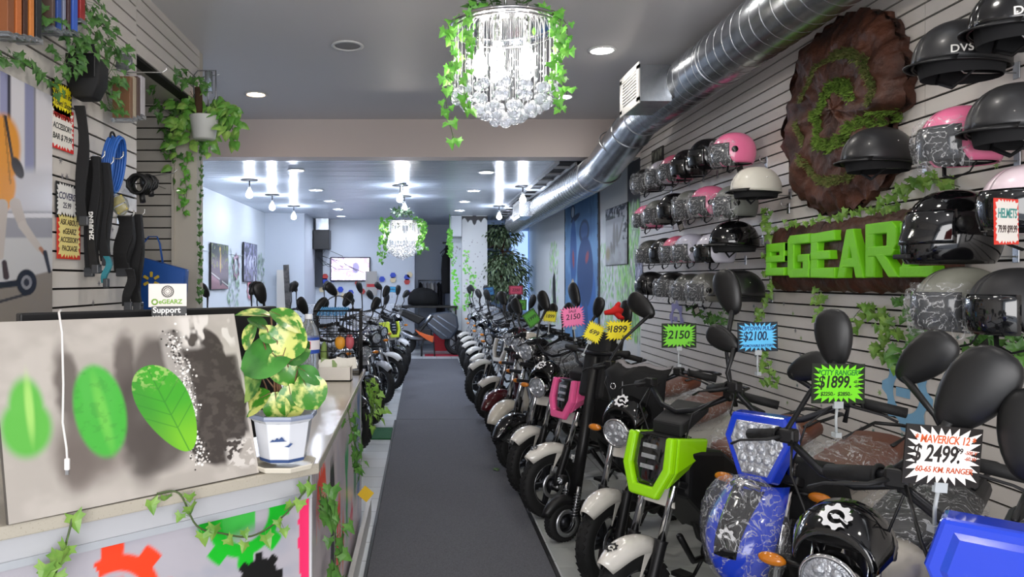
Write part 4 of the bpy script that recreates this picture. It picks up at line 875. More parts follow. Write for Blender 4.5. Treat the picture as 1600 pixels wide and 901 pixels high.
def moss_line(pts, w, m, n, seed, name='moss_band'):
    r = random.Random(seed); P = [Vector(onwall(a, b, WX-.1)) for a, b in pts]; g = MB()
    segs = [(P[i], P[i+1]) for i in range(len(P)-1)]; L = [(b-a).length for a, b in segs]; T = sum(L)
    for k in range(n):
        t = r.random()*T; i = 0
        while i < len(L)-1 and t > L[i]: t -= L[i]; i += 1
        p = segs[i][0].lerp(segs[i][1], min(1, t/L[i])); q = Vector((p.x, p.y+r.uniform(-w, w), p.z+r.uniform(-w, w)))
        a = math.atan2(q.z-ctr.z, q.y-ctr.y); R = np.interp(a, PA2, PR2); f = min(1, math.hypot(q.z-ctr.z, q.y-ctr.y)/R)
        x = -slice_h(f, a, R); b = Vector((x+.004, q.y-ctr.y, q.z-ctr.z)); d = Vector((-1, r.uniform(-1, 1), r.uniform(-1, 1.2))).normalized(); s = r.uniform(.018, .036); e = d.orthogonal().normalized()*.005
        g.add([b-e, b+e, b+d*s*.6+e*.8, b+d*s, b+d*s*.6-e*.8], [(0, 1, 2, 3, 4)], None, False)
    return tag(obj(name, g, m, ts), kind='stuff')
moss_line([(295, 395), (265, 355), (225, 350), (190, 385), (165, 430), (148, 480), (145, 540), (160, 590), (205, 608), (250, 580), (300, 520), (350, 495), (415, 480)], .035, m_moss, 3600, 1)
moss_line([(200, 240), (245, 222), (300, 220), (345, 250), (372, 300), (378, 360), (375, 425)], .022, m_mossd, 1500, 2)
moss_line([(200, 240), (150, 290), (115, 350), (90, 420)], .012, m_mossd, 350, 3)
moss_line([(72, 510), (75, 590)], .018, m_mossd, 300, 4); moss_line([(80, 655), (105, 705), (150, 745), (210, 752), (265, 735), (300, 690)], .022, m_mossd, 1100, 5)
# bark name board
bz0, bz1, by0, by1 = 1.535, 1.955, 3.34, 5.12
def slab(y0, y1, z0, z1, seed, th=.07):
    ny, nz = 90, 18; V = []; Fc = []
    for j in range(nz+1):
        for i in range(ny+1):
            u, v = i/ny, j/nz; n = noise2(np.array([u*24]), np.array([v*4]), 1.3, seed)[0]; m2 = noise2(np.array([u*60]), np.array([v*2]), 1.0, seed+1)[0]
            ed = min(min(u, 1-u)*20, min(v, 1-v)*5, 1); jy = .02*(m2-.5) if v in (0, 1) else 0
            V.append((-(th*(.25+.75*ed**.6)+.03*(n-.5)*(1.4-ed)+.008*(m2-.5)), y0+(y1-y0)*u+(.02*(n-.5) if u in (0, 1) else 0), z0+(z1-z0)*v+jy))
    for j in range(nz):
        for i in range(ny): a = j*(ny+1)+i; Fc.append((a, a+1, a+ny+2, a+ny+1))
    g = MB(); g.add(V, Fc); b = [V[i] for i in range(ny+1)]+[V[j*(ny+1)+ny] for j in range(1, nz+1)]+[V[nz*(ny+1)+i] for i in range(ny-1, -1, -1)]+[V[j*(ny+1)] for j in range(nz-1, 0, -1)]
    g.rings([b, [(0.0, p[1], p[2]) for p in b]], cap=False); return g
sy = (by0+by1)/2
t = thing('name_board', 'long dark bark board with carved lime green eGEARZ letters', 'shop sign', (2.462, sy, bz0))
obj('bark_board', slab(by0-sy, by1-sy, 0, bz1-bz0, 5), m_bark, t)
S = .24
LET = {'e': [[(0, 0), (S, 0), (S, .8), (0, .8)], [(0, .58), (.95, .58), (.95, .8), (0, .8)], [(.7, .33), (.95, .33), (.95, .8), (.7, .8)], [(0, .33), (.95, .33), (.95, .5), (0, .5)], [(0, 0), (.95, 0), (.95, .2), (0, .2)]],
       'G': [[(0, .08), (.12, 0), (.3, 0), (.3, 1), (.12, 1), (0, .9)], [(.1, .78), (1, .78), (1, 1), (.1, 1)], [(.1, 0), (1, 0), (1, .22), (.1, .22)], [(.72, 0), (1, 0), (1, .52), (.72, .52)], [(.5, .36), (1, .36), (1, .54), (.5, .54)]],
       'E': [[(0, 0), (.3, 0), (.3, 1), (0, 1)], [(0, .78), (1, .8), (.97, 1.03), (0, 1)], [(0, .4), (.8, .4), (.8, .6), (0, .6)], [(0, 0), (1, -.02), (1, .22), (0, .22)]],
       'A': [[(0, 0), (.3, 0), (.62, 1.02), (.36, 1.02)], [(.72, 0), (1.02, 0), (.64, 1.02), (.38, 1.02)], [(.2, .22), (.8, .22), (.74, .42), (.26, .42)]],
       'R': [[(0, 0), (.3, 0), (.3, 1.05), (0, 1.05)], [(.1, .83), (.86, .83), (.98, .95), (.84, 1.05), (.1, 1.05)], [(.68, .5), (.9, .5), (1, .62), (1, .93), (.86, 1.04), (.7, .95)], [(.1, .4), (.86, .4), (.94, .5), (.86, .6), (.1, .6)], [(.32, .45), (.62, .45), (1.08, 0), (.76, 0)]],
       'Z': [[(0, .8), (1, .8), (1, 1), (0, 1)], [(.68, .85), (1, .85), (.34, .15), (0, .15)], [(0, 0), (1.2, 0), (1.22, .2), (0, .2)]]}
m_lime = mat('lime_foam', '7fd818', .55, bump=(40, .4, .004))
for ch, a, b, zb, h in (('e', 1208, 1239, 1.632, .27), ('G', 1242, 1277, 1.617, .27), ('E', 1279, 1318, 1.617, .265), ('A', 1321, 1363, 1.613, .265), ('R', 1366, 1417, 1.615, .27), ('Z', 1421, 1466, 1.615, .27)):
    ya = F*(2.40-.0)/(a-VX); yb = F*2.40/(b-VX); W_ = ya-yb
    g = MB()
    for q, poly in enumerate(LET[ch]):
        R = [[(-.06, (ya-W_*x)-sy, zb+h*z-bz0) for x, z in poly], [(-.112-.001*q, (ya-W_*x)-sy, zb+h*z-bz0) for x, z in poly]]; g.rings(R, smooth=False)
    obj('letter', g, m_lime, t, bev=.006)
# ================================================================ HELMETS
m_wrap = None
def make_wrap():
    m = bpy.data.materials.new('crinkled_wrap'); m.use_nodes = True; nt = m.node_tree; b = nt.nodes['Principled BSDF']
    b.inputs['Base Color'].default_value = (.85, .86, .88, 1); b.inputs['Roughness'].default_value = .12
    tc = nt.nodes.new('ShaderNodeTexCoord'); n = nt.nodes.new('ShaderNodeTexNoise'); n.inputs['Scale'].default_value = 11; n.inputs['Detail'].default_value = 3; n.inputs['Distortion'].default_value = 2.2
    r = nt.nodes.new('ShaderNodeValToRGB'); e = r.color_ramp.elements; e[0].position = .47; e[0].color = (.07, .07, .07, 1); e[1].position = .5; e[1].color = (.5, .5, .5, 1); k = e.new(.53); k.color = (.07, .07, .07, 1)
    bp = nt.nodes.new('ShaderNodeBump'); bp.inputs['Strength'].default_value = 1; bp.inputs['Distance'].default_value = .02
    nt.links.new(tc.outputs['Object'], n.inputs['Vector']); nt.links.new(n.outputs['Fac'], r.inputs[0]); nt.links.new(r.outputs[0], b.inputs['Alpha']); nt.links.new(n.outputs['Fac'], bp.inputs['Height']); nt.links.new(bp.outputs[0], b.inputs['Normal'])
    return m
m_wrap = make_wrap()
m_liner = mat('helmet_liner', '1a1a1c', .9); m_visor = mat('smoked_visor', '121315', .04, coat=1); m_visc = mat('clear_visor', 'b8c0c8', .05, trans=.6, alpha=.5)
def hpatch(a, b, c, ph0, ph1, al0, al1, k, n=24, m=8, chin=0, off=0):
    R = []
    for j in range(m+1):
        row = []
        for i in range(n+1):
            ph = ph0+(ph1-ph0)*i/n; A0_ = al0(ph) if callable(al0) else al0; A1_ = al1(ph) if callable(al1) else al1; al = math.radians(A0_+(A1_-A0_)*j/m); p = math.radians(ph)
            q = math.sin(al)**.85 if math.sin(al) > 0 else 0; sx_ = 1+chin*max(0, math.cos(p))*max(0, -math.cos(al))**.7 if chin else 1
            if al > PI/2: q = 1-(1-math.sin(al))*.55
            row.append((a*k*q*math.cos(p)*sx_+off, b*k*q*math.sin(p), c*k*math.cos(al)))
        R.append(row)
    return R
def helmet(kind, px, py, col, label, rough=.3, x=2.25, s=1.0, wrap=False, rz=0, hook=True, txt=None, group=None, tagc=False, coat=.6):
    p = atX(px, py, x); a, b, c = .150, .118, .135
    t = thing('helmet', label, 'helmet', M=tx(*p) @ rot(0, 0, PI+rz) @ sc(s, s, s) @ tx(0, 0, {'half': -.045, 'open': -.005, 'full': 0}[kind]), group=group)
    m = mat('shell_%s_%g' % (col, rough), col, rough, coat=coat if rough < .45 else 0); key = 'h'+kind
    if kind == 'half':
        g = MB().rings(hpatch(a, b, c, 0, 360, 1, lambda ph: 92+7*(1-math.cos(math.radians(ph)))/2+4*abs(math.sin(math.radians(ph))), 1, 40, 12), cap=False, closed=False)
        obj('shell', g, m, t, solid=.006)
        g = MB(); rim = hpatch(a, b, c, 0, 360, 1, lambda ph: 93+7*(1-math.cos(math.radians(ph)))/2+4*abs(math.sin(math.radians(ph))), 1.01, 40, 1)[1][:-1]; g.tube(rim, .0045, 6, closed=True); obj('rim_trim', g, m_black, t)
        g = MB(); R0 = hpatch(a, b, c, -58, 58, 84, 92, 1.015, 16, 1)[1]; R1 = [(q[0]+.035*math.cos(math.radians(-58+116*i/16))**2, q[1]*1.02, q[2]-.012) for i, q in enumerate(R0)]; g.rings([R0, R1, [(v[0]-.002, v[1], v[2]-.006) for v in R1]], cap=False, closed=False); obj('peak', g, m_black, t, solid=.003)
        for zz in (0, -.014): obj('rivet', MB().ball((-.02, b*.90, .06+zz), .0045, 8, 5), m_chrome, t)
        obj('liner', MB().rings(hpatch(a, b, c, 0, 360, 20, 118, .90, 30, 8), cap=False, closed=False), m_liner, t)
        obj('chin_strap', MB().tube([(0, -.1, .0), (.02, -.09, -.05), (.03, 0, -.09), (.02, .09, -.05), (0, .1, 0)], .008, 5, flat=.4), m_nyl, t)
    elif kind == 'open':
        lim = lambda ph: 84 if abs(((ph+180) % 360)-180) < 48 else (84+48*min(1, (abs(((ph+180) % 360)-180)-48)/22))
        obj('shell', MB().rings(hpatch(a, b, c, 0, 360, 1, lim, 1, 60, 14), cap=False, closed=False), m, t, solid=.006)
        obj('liner', MB().rings(hpatch(a, b, c, 0, 360, 10, lambda ph: lim(ph)+3, .93, 48, 8), cap=False, closed=False), m_liner, t)
        v = obj('visor', MB().rings(hpatch(a, b, c, -62, 62, 70, 126, 1.06, 20, 8, off=.006), cap=False, closed=False), m_visor if not wrap else mat('visor_grey', '34373b', .1, coat=.5), t, solid=.002)
        for sy_ in (-1, 1): obj('visor_pivot', MB().cyl((.045, sy_*b*.98, .0), (.045, sy_*(b*1.06), .0), .022, 16), m_black, t)
        obj('chin_strap', MB().tube([(0, -.1, -.07), (.02, -.07, -.13), (.03, 0, -.15), (.02, .07, -.13), (0, .1, -.07)], .008, 5, flat=.4), m_nyl, t)
        if wrap:
            r = random.Random(int(px*7+py)); R = hpatch(a, b, c, -80, 80, 58, 138, 1.12, 26, 14, off=.015)
            R = [[(q[0]+r.uniform(-.007, .007), q[1]+r.uniform(-.006, .006), q[2]+r.uniform(-.007, .007)) for q in row] for row in R]
            obj('plastic_wrap', MB().rings(R, cap=False, closed=False), m_wrap, t)
    else:
        lim = 140
        obj('shell', MB().rings(hpatch(a, b, c*1.05, 0, 360, 1, lim, 1, 56, 18, chin=.35), cap=False, closed=False), m, t, solid=.006)
        obj('visor', MB().rings(hpatch(a, b, c*1.05, -66, 66, 62, 108, 1.035, 24, 8, off=.004, chin=.3), cap=False, closed=False), m_visor, t, solid=.003)
        for sy_ in (-1, 1): obj('visor_pivot', MB().cyl((.05, sy_*b*.98, .02), (.05, sy_*(b*1.07), .02), .026, 18), m_black, t)
        obj('top_vent', MB().prism([(0, -.03), (.07, -.018), (.07, .018), (0, .03)], .02, tx(.0, 0, .137) @ rot(0, .22, 0)), m_visor, t, bev=.004)
        obj('chin_vent', MB().box((.178, 0, -.085), (.02, .07, .016)), m_blackm, t, bev=.004)
        if wrap:
            r = random.Random(9); R = hpatch(a, b, c*1.05, -100, 100, 55, 128, 1.06, 26, 14, chin=.3, off=.012)
            R = [[(q[0]+r.uniform(-.004, .004), q[1]+r.uniform(-.004, .004), q[2]+r.uniform(-.004, .004)) for q in row] for row in R]; obj('plastic_wrap', MB().rings(R, cap=False, closed=False), m_wrap, t)
    if txt:
        g = MB(); add_text(g, txt, tx(.075, b*.9, .012) @ rot(0, 0, PI-.5) @ rot(PI/2, 0, 0), size=.036, depth=.003, bold=.0004); obj('lettering', g, mat('ink_white'), t)
    if tagc:
        tg = obj('swing_tag', MB().box((0, 0, 0), (.055, .002, .09), tx(-.01, .09, -.16) @ rot(-.2, .5, .3)), mat('tag_black', '151515', .5), t); g = MB()
        for k in range(9): g.box((-.02+.005*k, .002, -.01), (.0025, .0006, .05), tx(-.01, .09, -.16) @ rot(-.2, .5, .3))
        obj('barcode', g, mat('card_white'), tg)
    if hook:
        h = thing('wall_peg', 'peg holding the '+' '.join(label.split()[:13]), 'hook', (XR-.016, p.y, p.z-.085*s))
        g = MB().box((-.003, 0, .01), (.006, .034, .07)); obj('bracket', g, m_steel, h, bev=.002)
        L = XR-.016-p.x; obj('rod', MB().tube([(-.004, 0, 0), (-L*.95, 0, 0), (-L, 0, .01), (-L, 0, .085*s)], .0035, 8), m_hook, h)
    return t
G1 = 'helmets on the slat wall'
helmet('half', 1502, 75, '2c2c2e', 'large matte charcoal half helmet with silver DVS lettering, top right', .38, s=1.22, txt='DVS', tagc=False, coat=.1)
helmet('half', 1598, 18, '141416', 'glossy black half helmet with DVS lettering cut by the top right corner', .2, s=1.2, txt='DVS')
helmet('half', 1372, 232, '2a2a2c', 'matte charcoal half helmet in front of the tree slice', .38, s=1.12, coat=.1)
helmet('half', 1594, 176, '2c2c2e', 'matte charcoal half helmet above the helmets price card, cut by the right edge', .38, s=1.2, coat=.1)
helmet('open', 1503, 218, 'f07aa4', 'large pink open face helmet with plastic-wrapped visor right of the tree slice', .22, s=1.05, wrap=True)
helmet('full', 1490, 362, '0d0d0f', 'large glossy black full face helmet overlapping the end of the bark name board', .08, s=1.22, x=2.22)
helmet('open', 1503, 475, '7a7b70', 'matte olive grey open face helmet with wrapped visor below the name board', .5, s=1.15, wrap=True, tagc=True, x=2.2)
helmet('open', 1592, 480, '232325', 'matte black open face helmet at the right edge below the helmets card', .5, s=1.1, x=2.2)
helmet('open', 1612, 318, 'e8d4dc', 'pale pink white helmet mostly hidden behind the red helmets card', .3, s=1.1, x=2.25)
helmet('half', 1181, 284, 'd8d4c8', 'cream white half helmet below the top pink helmet', .4, s=1.08, coat=.2)
helmet('open', 1147, 236, 'f07aa4', 'bright pink wrapped helmet at the near end of the top row', .22, wrap=True, tagc=True)
helmet('open', 1108, 243, '141416', 'glossy black helmet right behind the top row pink helmet', .2)
helmet('open', 1078, 258, '1a1416', 'black helmet with lowered visor, third in the top row', .15)
helmet('open', 1058, 265, 'e0708f', 'dusty pink wrapped helmet, fourth in the top row', .25, wrap=True)
helmet('open', 1038, 273, 'b4b0bc', 'pale lilac wrapped helmet, fifth in the top row', .3, wrap=True)
helmet('open', 1013, 284, '2a2a2c', 'dark wrapped helmet at the far end of the top row', .3, wrap=True)
helmet('open', 1150, 318, '6a6c68', 'grey wrapped helmet under the cream half helmet', .45, wrap=True)
helmet('open', 1110, 317, 'f07aa4', 'pink wrapped helmet, second in the second row', .22, wrap=True)
helmet('open', 1083, 322, '70726c', 'grey wrapped helmet, third in the second row', .45, wrap=True)
helmet('open', 1056, 325, '121214', 'black helmet, fourth in the second row', .25, tagc=True)
helmet('open', 1032, 334, '62645f', 'grey wrapped helmet, fifth in the second row', .45, wrap=True)
helmet('open', 1014, 341, 'f07aa4', 'small looking pink wrapped helmet at the far end of the second row', .25, wrap=True)
helmet('half', 1147, 368, '0c0c0e', 'shiny black half helmet at the near end of the third row', .08, s=1.15)
helmet('open', 1118, 391, 'd6d4e2', 'white helmet with raised visor under the shiny black half helmet', .25)
helmet('open', 1082, 390, 'c8c8da', 'white lilac wrapped helmet, third in the third row', .25, wrap=True)
helmet('open', 1062, 392, 'e8708f', 'pink wrapped helmet, fourth in the third row', .25, wrap=True)
helmet('open', 1042, 394, '181819', 'black helmet, fifth in the third row', .35)
helmet('open', 1020, 396, '3c3e3a', 'dark grey wrapped helmet at the far end of the third row', .45, wrap=True)
helmet('half', 1155, 445, '18181a', 'matte black half helmet behind the tall black mirror', .4, s=1.15)
helmet('open', 1107, 452, '66665f', 'grey wrapped helmet, second in the lowest row', .4, wrap=True)
helmet('open', 1080, 452, '4a4c48', 'grey wrapped helmet with swing tag, third in the lowest row', .4, wrap=True, tagc=True)
helmet('open', 1052, 448, '19191b', 'black helmet with wrapped visor, fourth in the lowest row', .35, wrap=True)
helmet('open', 1018, 445, '161618', 'matte black helmet at the far end of the lowest row', .4)
p = atX(1573, 346, 1.98)
sign('red bordered card lettered helmets with two prices, at the right edge', tx(*p) @ rot(0, 0, .55) @ rot(0, -.03, 0), .185, .155, 'e83a2c', 'f6efe8', [('HELMETS', 0, .17, .26, '2a8f8a'), ('79.99 $99.99', 0, -.17, .2, '3a2420')], inn=.88)
# lone pegs in the slat wall without helmets
for px, py, l in ((1192, 372, 'left of the name board'), (1232, 322, 'between the cream helmet and the tree slice'), (1198, 252, 'above the cream half helmet'), (1238, 372, 'just above the left end of the name board')):
    q = atX(px, py, XR-.016); peg(q, .05, 'short empty steel peg bracket '+l, 'empty pegs', side=-1)
for px, py, w, h, l in ((1028, 254, .36, .30, 'small dark framed picture on the slat wall behind the top row of helmets'),):
    q = atX(px, py, XR-.02); t = thing('framed_picture', l, 'picture', q); obj('frame', MB().bx(-.012, .004, -w/2, w/2, -h/2, h/2), m_black, t, bev=.003)
    painted('print', (-.013, w/2-.02, -h/2+.02), (-.013, -w/2+.02, -h/2+.02), (-.013, -w/2+.02, h/2-.02), (-.013, w/2-.02, h/2-.02), 20, 20, lambda u, v: over(np.ones(u.shape+(3,))*L3('24241f'), L3('7f8478'), sst(.5, .62, fbm(u, v*.5, 12, 5))), t)
mi = mat('ivy_mid'); mp = (-.6, -1, .2)
vine('ivy strand along the top edge of the bark name board', VL([(1225, 352), (1270, 345), (1320, 335), (1360, 325), (1400, 320)], x=2.38), 40, .035, mi, mp, .035, 71)
vine('ivy strand hanging between the lower helmets and the name board', VL([(1196, 325), (1200, 350), (1207, 372), (1200, 410), (1205, 450)], x=2.42), 40, .045, mi, mp, .045, 72)
vine('leafy ivy arc on the slats right of the tree slice', VL([(1385, 320), (1400, 300), (1430, 280), (1460, 280), (1500, 292)], x=2.44), 26, .05, mi, mp, .05, 73)
vine('ivy strand hanging beside the blue price sign on the slat wall', VL([(1195, 460), (1190, 490), (1193, 530), (1200, 570), (1204, 600)], x=2.42), 40, .05, mi, mp, .05, 74)
vine('ivy clump just below the left part of the name board', VL([(1284, 455), (1280, 480), (1290, 505), (1300, 520)], x=2.44), 24, .05, mi, mp, .05, 75)
vine('ivy garland under the middle of the name board', VL([(1325, 510), (1350, 480), (1380, 500), (1400, 520), (1370, 545), (1400, 560)], x=2.44), 44, .05, mi, mp, .055, 76)
vine('ivy trailing left of the olive grey helmet', VL([(1408, 470), (1425, 500), (1440, 520), (1420, 545), (1395, 560)], x=2.42), 34, .055, mat('ivy_deep'), mp, .06, 77)
vine('ivy trailing under the helmets at the right edge of the photo', VL([(1520, 540), (1550, 525), (1580, 545), (1620, 560)], x=2.4), 30, .055, mat('ivy_deep'), mp, .06, 78)
vine('ivy under the lowest helmet row near the tall mirror', VL([(1080, 480), (1100, 490), (1120, 500), (1135, 480)], x=2.42), 40, .05, mat('ivy_deep'), mp, .07, 79)
# ================================================================ BIKES
m_gloss = mat('gloss_black', '09090b', .08, coat=1); m_ivoryw = mat('gloss_white', 'd9d5cd', .18, coat=.8)
m_lensr = mat('headlamp_reflector', 'c8ccd2', .1, .7, bump=(70, .8, .01)); m_amber = mat('amber_lens', 'c8761a', .15, coat=.6)
m_mirb = mat('mirror_back', '141415', .4); m_glass = mat('mirror_glass', 'c4cad0', .03, 1); m_seat = mat('seat_black', '1a1a1c', .5); m_brown = mat('seat_brown', '6a3c2a', .4)
m_rubgrip = mat('grip_rubber', '151516', .7, bump=(150, .4, .002)); m_canvasb = mat('black_cloth', '0e0e10', .85)
def cached(name, key, fn, m, parent, M=None, bev=0, solid=0):
    k = (name, key, m.name)
    if k in MESH: return obj(name, MESH[k], None, parent, M, bev, 0, None, solid)
    o = obj(name, fn(), m, parent, M, bev, 0, None, solid); MESH[k] = o.data; return o
RX = rot(PI/2)       # lathe axis z -> y
def tire_mb(R, w):
    r = w/2; g = MB(); prof = []
    for k in range(12):
        a = PI*.92*(k/11-.5)*2*.62; prof.append((R-r*.9+r*.9*math.cos(a), r*math.sin(a)*1.05))
    prof = [(R-w*.95, -w*.40)]+prof+[(R-w*.95, w*.40)]
    g.lathe(prof, 40, RX)
    for s in (-1, 1):       # tread blocks
        for k in range(36):
            a = 2*PI*k/36; ca, sa = math.cos(a), math.sin(a); M = RX @ rot(0, 0, a+s*.04) @ tx(R*.997-.003, 0, s*w*.2) @ rot(0, 0, 0)
            g.box((0, 0, 0), (.006, .022, w*.22), M @ rot(s*.5, 0, 0))
    return g
def rim_mb(R, w, n=5):
    g = MB(); Ri = R-w*.95
    g.lathe([(Ri+.004, -w*.36), (Ri-.012, -w*.30), (Ri-.02, 0), (Ri-.012, w*.30), (Ri+.004, w*.36)], 40, RX)
    for k in range(n):
        a = 2*PI*k/n; g.prism([(.02, -.018), (Ri-.01, -.009), (Ri-.01, .014), (.02, .02)], w*.35, RX @ rot(0, 0, a))
    g.cyl((0, -w*.55, 0), (0, w*.55, 0), .032, 16); return g
def rimedge_mb(R, w):
    g = MB(); Ri = R-w*.95
    for s in (-1, 1): g.torus(Ri-.001, .0032, 40, 6, RX @ tx(0, 0, s*w*.38))
    return g
def disc_mb(): return MB().lathe([(.06, -.0015), (.085, -.0015), (.085, .0015), (.06, .0015), (.06, -.0015)], 32, RX)
def wheel(t, name, x, R, w, n=5):
    key = (R, w, n); p = cached(name, key, lambda: tire_mb(R, w), m_rubber, t, tx(x, 0, R))
    cached('rim', key, lambda: rim_mb(R, w, n), m_dsteel, p); cached('rim_edge', key, lambda: rimedge_mb(R, w), m_steel, p)
    cached('brake_disc', 1, disc_mb, m_steel, p, tx(0, .045, 0)); return p
def gear_logo(name, m, parent, M, R):
    def f():
        g = MB(); n = 32; out = []; inn = []
        for k in range(n):
            a = 2*PI*k/n; q = 1.0 if (k % 4) in (0, 1) else .8; out.append((q*math.cos(a), q*math.sin(a), 0)); inn.append((.52*math.cos(a), .52*math.sin(a), 0))
        g.add(out+inn, [(k, (k+1) % n, n+(k+1) % n, n+k) for k in range(n) if k not in (28, 29)], None, False)
        g.add([(-.1, -.2, 0), (.2, -.12, 0), (.2, .12, 0), (-.1, .2, 0), (-.3, .0, 0)], [(0, 1, 2, 3, 4)], None, False)
        g.add([(.2, -.06, 0), (.75, -.42, 0), (.82, -.3, 0), (.2, .06, 0)], [(0, 1, 2, 3)], None, False)
        g.add([(-.28, .06, 0), (-.4, .1, 0), (-.4, .16, 0), (-.2, .14, 0)], [(0, 1, 2, 3)], None, False); return g
    return cached(name, 'gear', f, m, parent, M @ sc(R, R, R))
def shell(curve, width, prof, M=None):
    """strip along curve (x,z pts) with half widths, arched cross section"""
    R = []
    for i, (x, z) in enumerate(curve):
        a = curve[min(i+1, len(curve)-1)]; b = curve[max(i-1, 0)]; tx_, tz = a[0]-b[0], a[1]-b[1]; L = math.hypot(tx_, tz) or 1; nx, nz = -tz/L, tx_/L
        w = width[i] if hasattr(width, '__len__') else width; row = []
        for k in range(-5, 6): u = k/5; d = prof*(1-abs(u)**2.4); row.append((x+nx*d, w*u, z+nz*d))
        R.append(row)
    return MB().rings(R, M, False, False)
def fender_mb(R, w, a0, a1, drop=.03):
    cv, wd = [], []
    for i in range(17):
        f = i/16; a = math.radians(a0+(a1-a0)*f); cv.append(((R+.028)*math.cos(a), (R+.028)*math.sin(a))); wd.append(w*(.35+.65*math.sin(PI*min(1, max(.02, f)*1.0))**.45))
    g = MB(); R_ = []
    for i, (x, z) in enumerate(cv):
        L = math.hypot(x, z); nx, nz = x/L, z/L; row = []
        for k in range(-6, 7): u = k/6; d = drop*(1-abs(u)**2.2)-.012; row.append((x+nx*d-nx*abs(u)**6*.02, wd[i]*u, z+nz*d-nz*abs(u)**6*.02))
        R_.append(row)
    return g.rings(R_, None, False, False)
def mirror(t, ly, z, x, s=1.0, tilt=.6, round_=False, y0=None, pix=None):
    if pix:     # nudge the mirror head along its arm to the sight line
        M_ = t.matrix_basis; C_ = Vector((0, 0, CH)); d = atY(pix[0], pix[1], 1)-C_; d.normalize(); P_ = M_ @ Vector((x, ly, z)); Q_ = M_.inverted() @ (C_+d*(P_-C_).dot(d)); x, ly, z = Q_
    sg = 1 if ly > 0 else -1; b0_ = Vector((.25, y0 if y0 is not None else sg*.21, 1.08)); c = Vector((x, ly, z))
    st = obj('mirror_stem', MB().tube([b0_, b0_+Vector((.0, sg*.01, .05)), b0_.lerp(c, .5)+Vector((.02, 0, .0)), c+Vector((.01, -sg*.07*s*math.sin(tilt), -.07*s*math.cos(tilt)))], [.009, .008, .008, .012], 8), m_mirb, t)
    if round_: prof = (.022, .055*s, .055*s)
    else: prof = (.026*s, .054*s, .09*s)
    M = tx(*c) @ rot(-sg*tilt, 0, 0)
    h = MB(); R = []
    for j in range(13):
        al = PI*j/12; q = max(math.sin(al), .01)**.8; zz = -math.cos(al)*prof[2]; k = (1 if round_ else (1+.22*zz/prof[2]))
        R.append([(max(prof[0]*q*math.cos(th)*1.0, -.006)*1.0, prof[1]*q*k*math.sin(th), zz) for th in [2*PI*i/20 for i in range(20)]])
    h.rings(R, None, False); hd = obj('mirror_head', h, m_mirb, t, M)
    g = MB().prism([(prof[1]*.86*math.cos(a)*(1 if round_ else 1+.2*math.sin(a)), prof[2]*.86*math.sin(a)) for a in [2*PI*i/20 for i in range(20)]], .002, tx(-.0075, 0, 0) @ rot(0, PI/2, 0) @ rot(0, 0, PI/2)); obj('mirror_glass', g, m_glass, hd)
def handlebar(t, w=.36, z=1.05, x=.27, rise=.06, m=None):
    pts = [(x-.10, w, z+rise*.5), (x-.03, w*.66, z+rise), (x+.05, .09, z-.02), (x+.06, 0, z-.04), (x+.05, -.09, z-.02), (x-.03, -w*.66, z+rise), (x-.10, -w, z+rise*.5)]
    b = obj('handlebar', MB().tube(pts, .012, 10), m or m_dsteel, t)
    for s in (1, -1):
        g = MB().tube([(x-.045, s*w*.72, z+rise*.92), (x-.11, s*(w+.02), z+rise*.45)], .0185, 14); g.torus(.02, .005, 14, 6, tx(x-.045, s*w*.72, z+rise*.92) @ zto((-.4, s, 0))); obj('grip', g, m_rubgrip, t)
        obj('brake_lever', MB().tube([(x-.02, s*w*.62, z+rise), (x+.04, s*w*.72, z+rise-.01), (x+.02, s*w*.98, z+rise-.03), (x, s*(w+.03), z+rise-.05)], [.01, .008, .006, .008], 7, flat=.6), m_blackm, t)
        obj('switch_box', MB().box((x-.02, s*w*.6, z+rise), (.045, .05, .045)), m_black, t, bev=.008)
        obj('cable', MB().tube([(x+.0, s*w*.55, z+rise-.01), (x+.14, s*w*.4, z-.02), (x+.12, s*.08, z-.2), (x+.06, s*.05, z-.35)], .004, 5), m_black, t)
    return b
def signal(t, x, y, z, s=1): 
    sg = 1 if y > 0 else -1
    st = obj('turn_signal', MB().tube([(x, y*.5, z), (x, y*.85, z)], .008, 6).ball((x, y, z), (.018*s, .03*s, .018*s), 10, 6), m_black, t)
    obj('amber_lens', MB().ball((x+.008, y+sg*.012*s, z), (.02*s, .042*s, .019*s), 12, 8, tx(0, 0, 0)), m_amber, st)
def round_light(t, x, z, r, m_h, lens=None, y=0, wrap=False, name='headlight'):
    M = tx(x, y, z) @ rot(0, PI/2+.12, 0)
    h = obj(name, MB().lathe([(.001, -r*1.3), (r*.6, -r*1.15), (r*.95, -r*.5), (r*1.02, 0), (r*1.06, .01), (r*1.04, .022), (r*.93, .024), (r*.9, .012)], 32, M), m_h, t)
    g = MB().lathe([(.001, .028), (r*.5, .024), (r*.9, .014)], 28, M); obj('lens', g, m_lensr, h)
    g = MB()
    for k in range(5): a = 2*PI*k/5; g.ball((r*.5*math.cos(a), r*.5*math.sin(a), .02), (r*.24, r*.24, .012), 12, 6, M)
    g.ball((0, 0, .02), (r*.2, r*.2, .014), 12, 6, M); obj('lamp_cell', g, m_lensr, h)
    return h
def crinkle(mb_rings, amp, seed): r = random.Random(seed); return [[(a+r.uniform(-amp, amp), b+r.uniform(-amp, amp), c+r.uniform(-amp, amp)) for a, b, c in row] for row in mb_rings]
def wrapball(t, c, rad, seed=1, amp=.012, name='plastic_wrap'):
    R = []
    for j in range(15):
        a = PI*j/14; q = max(math.sin(a), .02)**.7; R.append([(c[0]+rad[0]*q*math.cos(b), c[1]+rad[1]*q*math.sin(b), c[2]-rad[2]*math.cos(a)) for b in [2*PI*i/24 for i in range(24)]])
    return obj(name, MB().rings(crinkle(R, amp, seed), None, False), m_wrap, t)
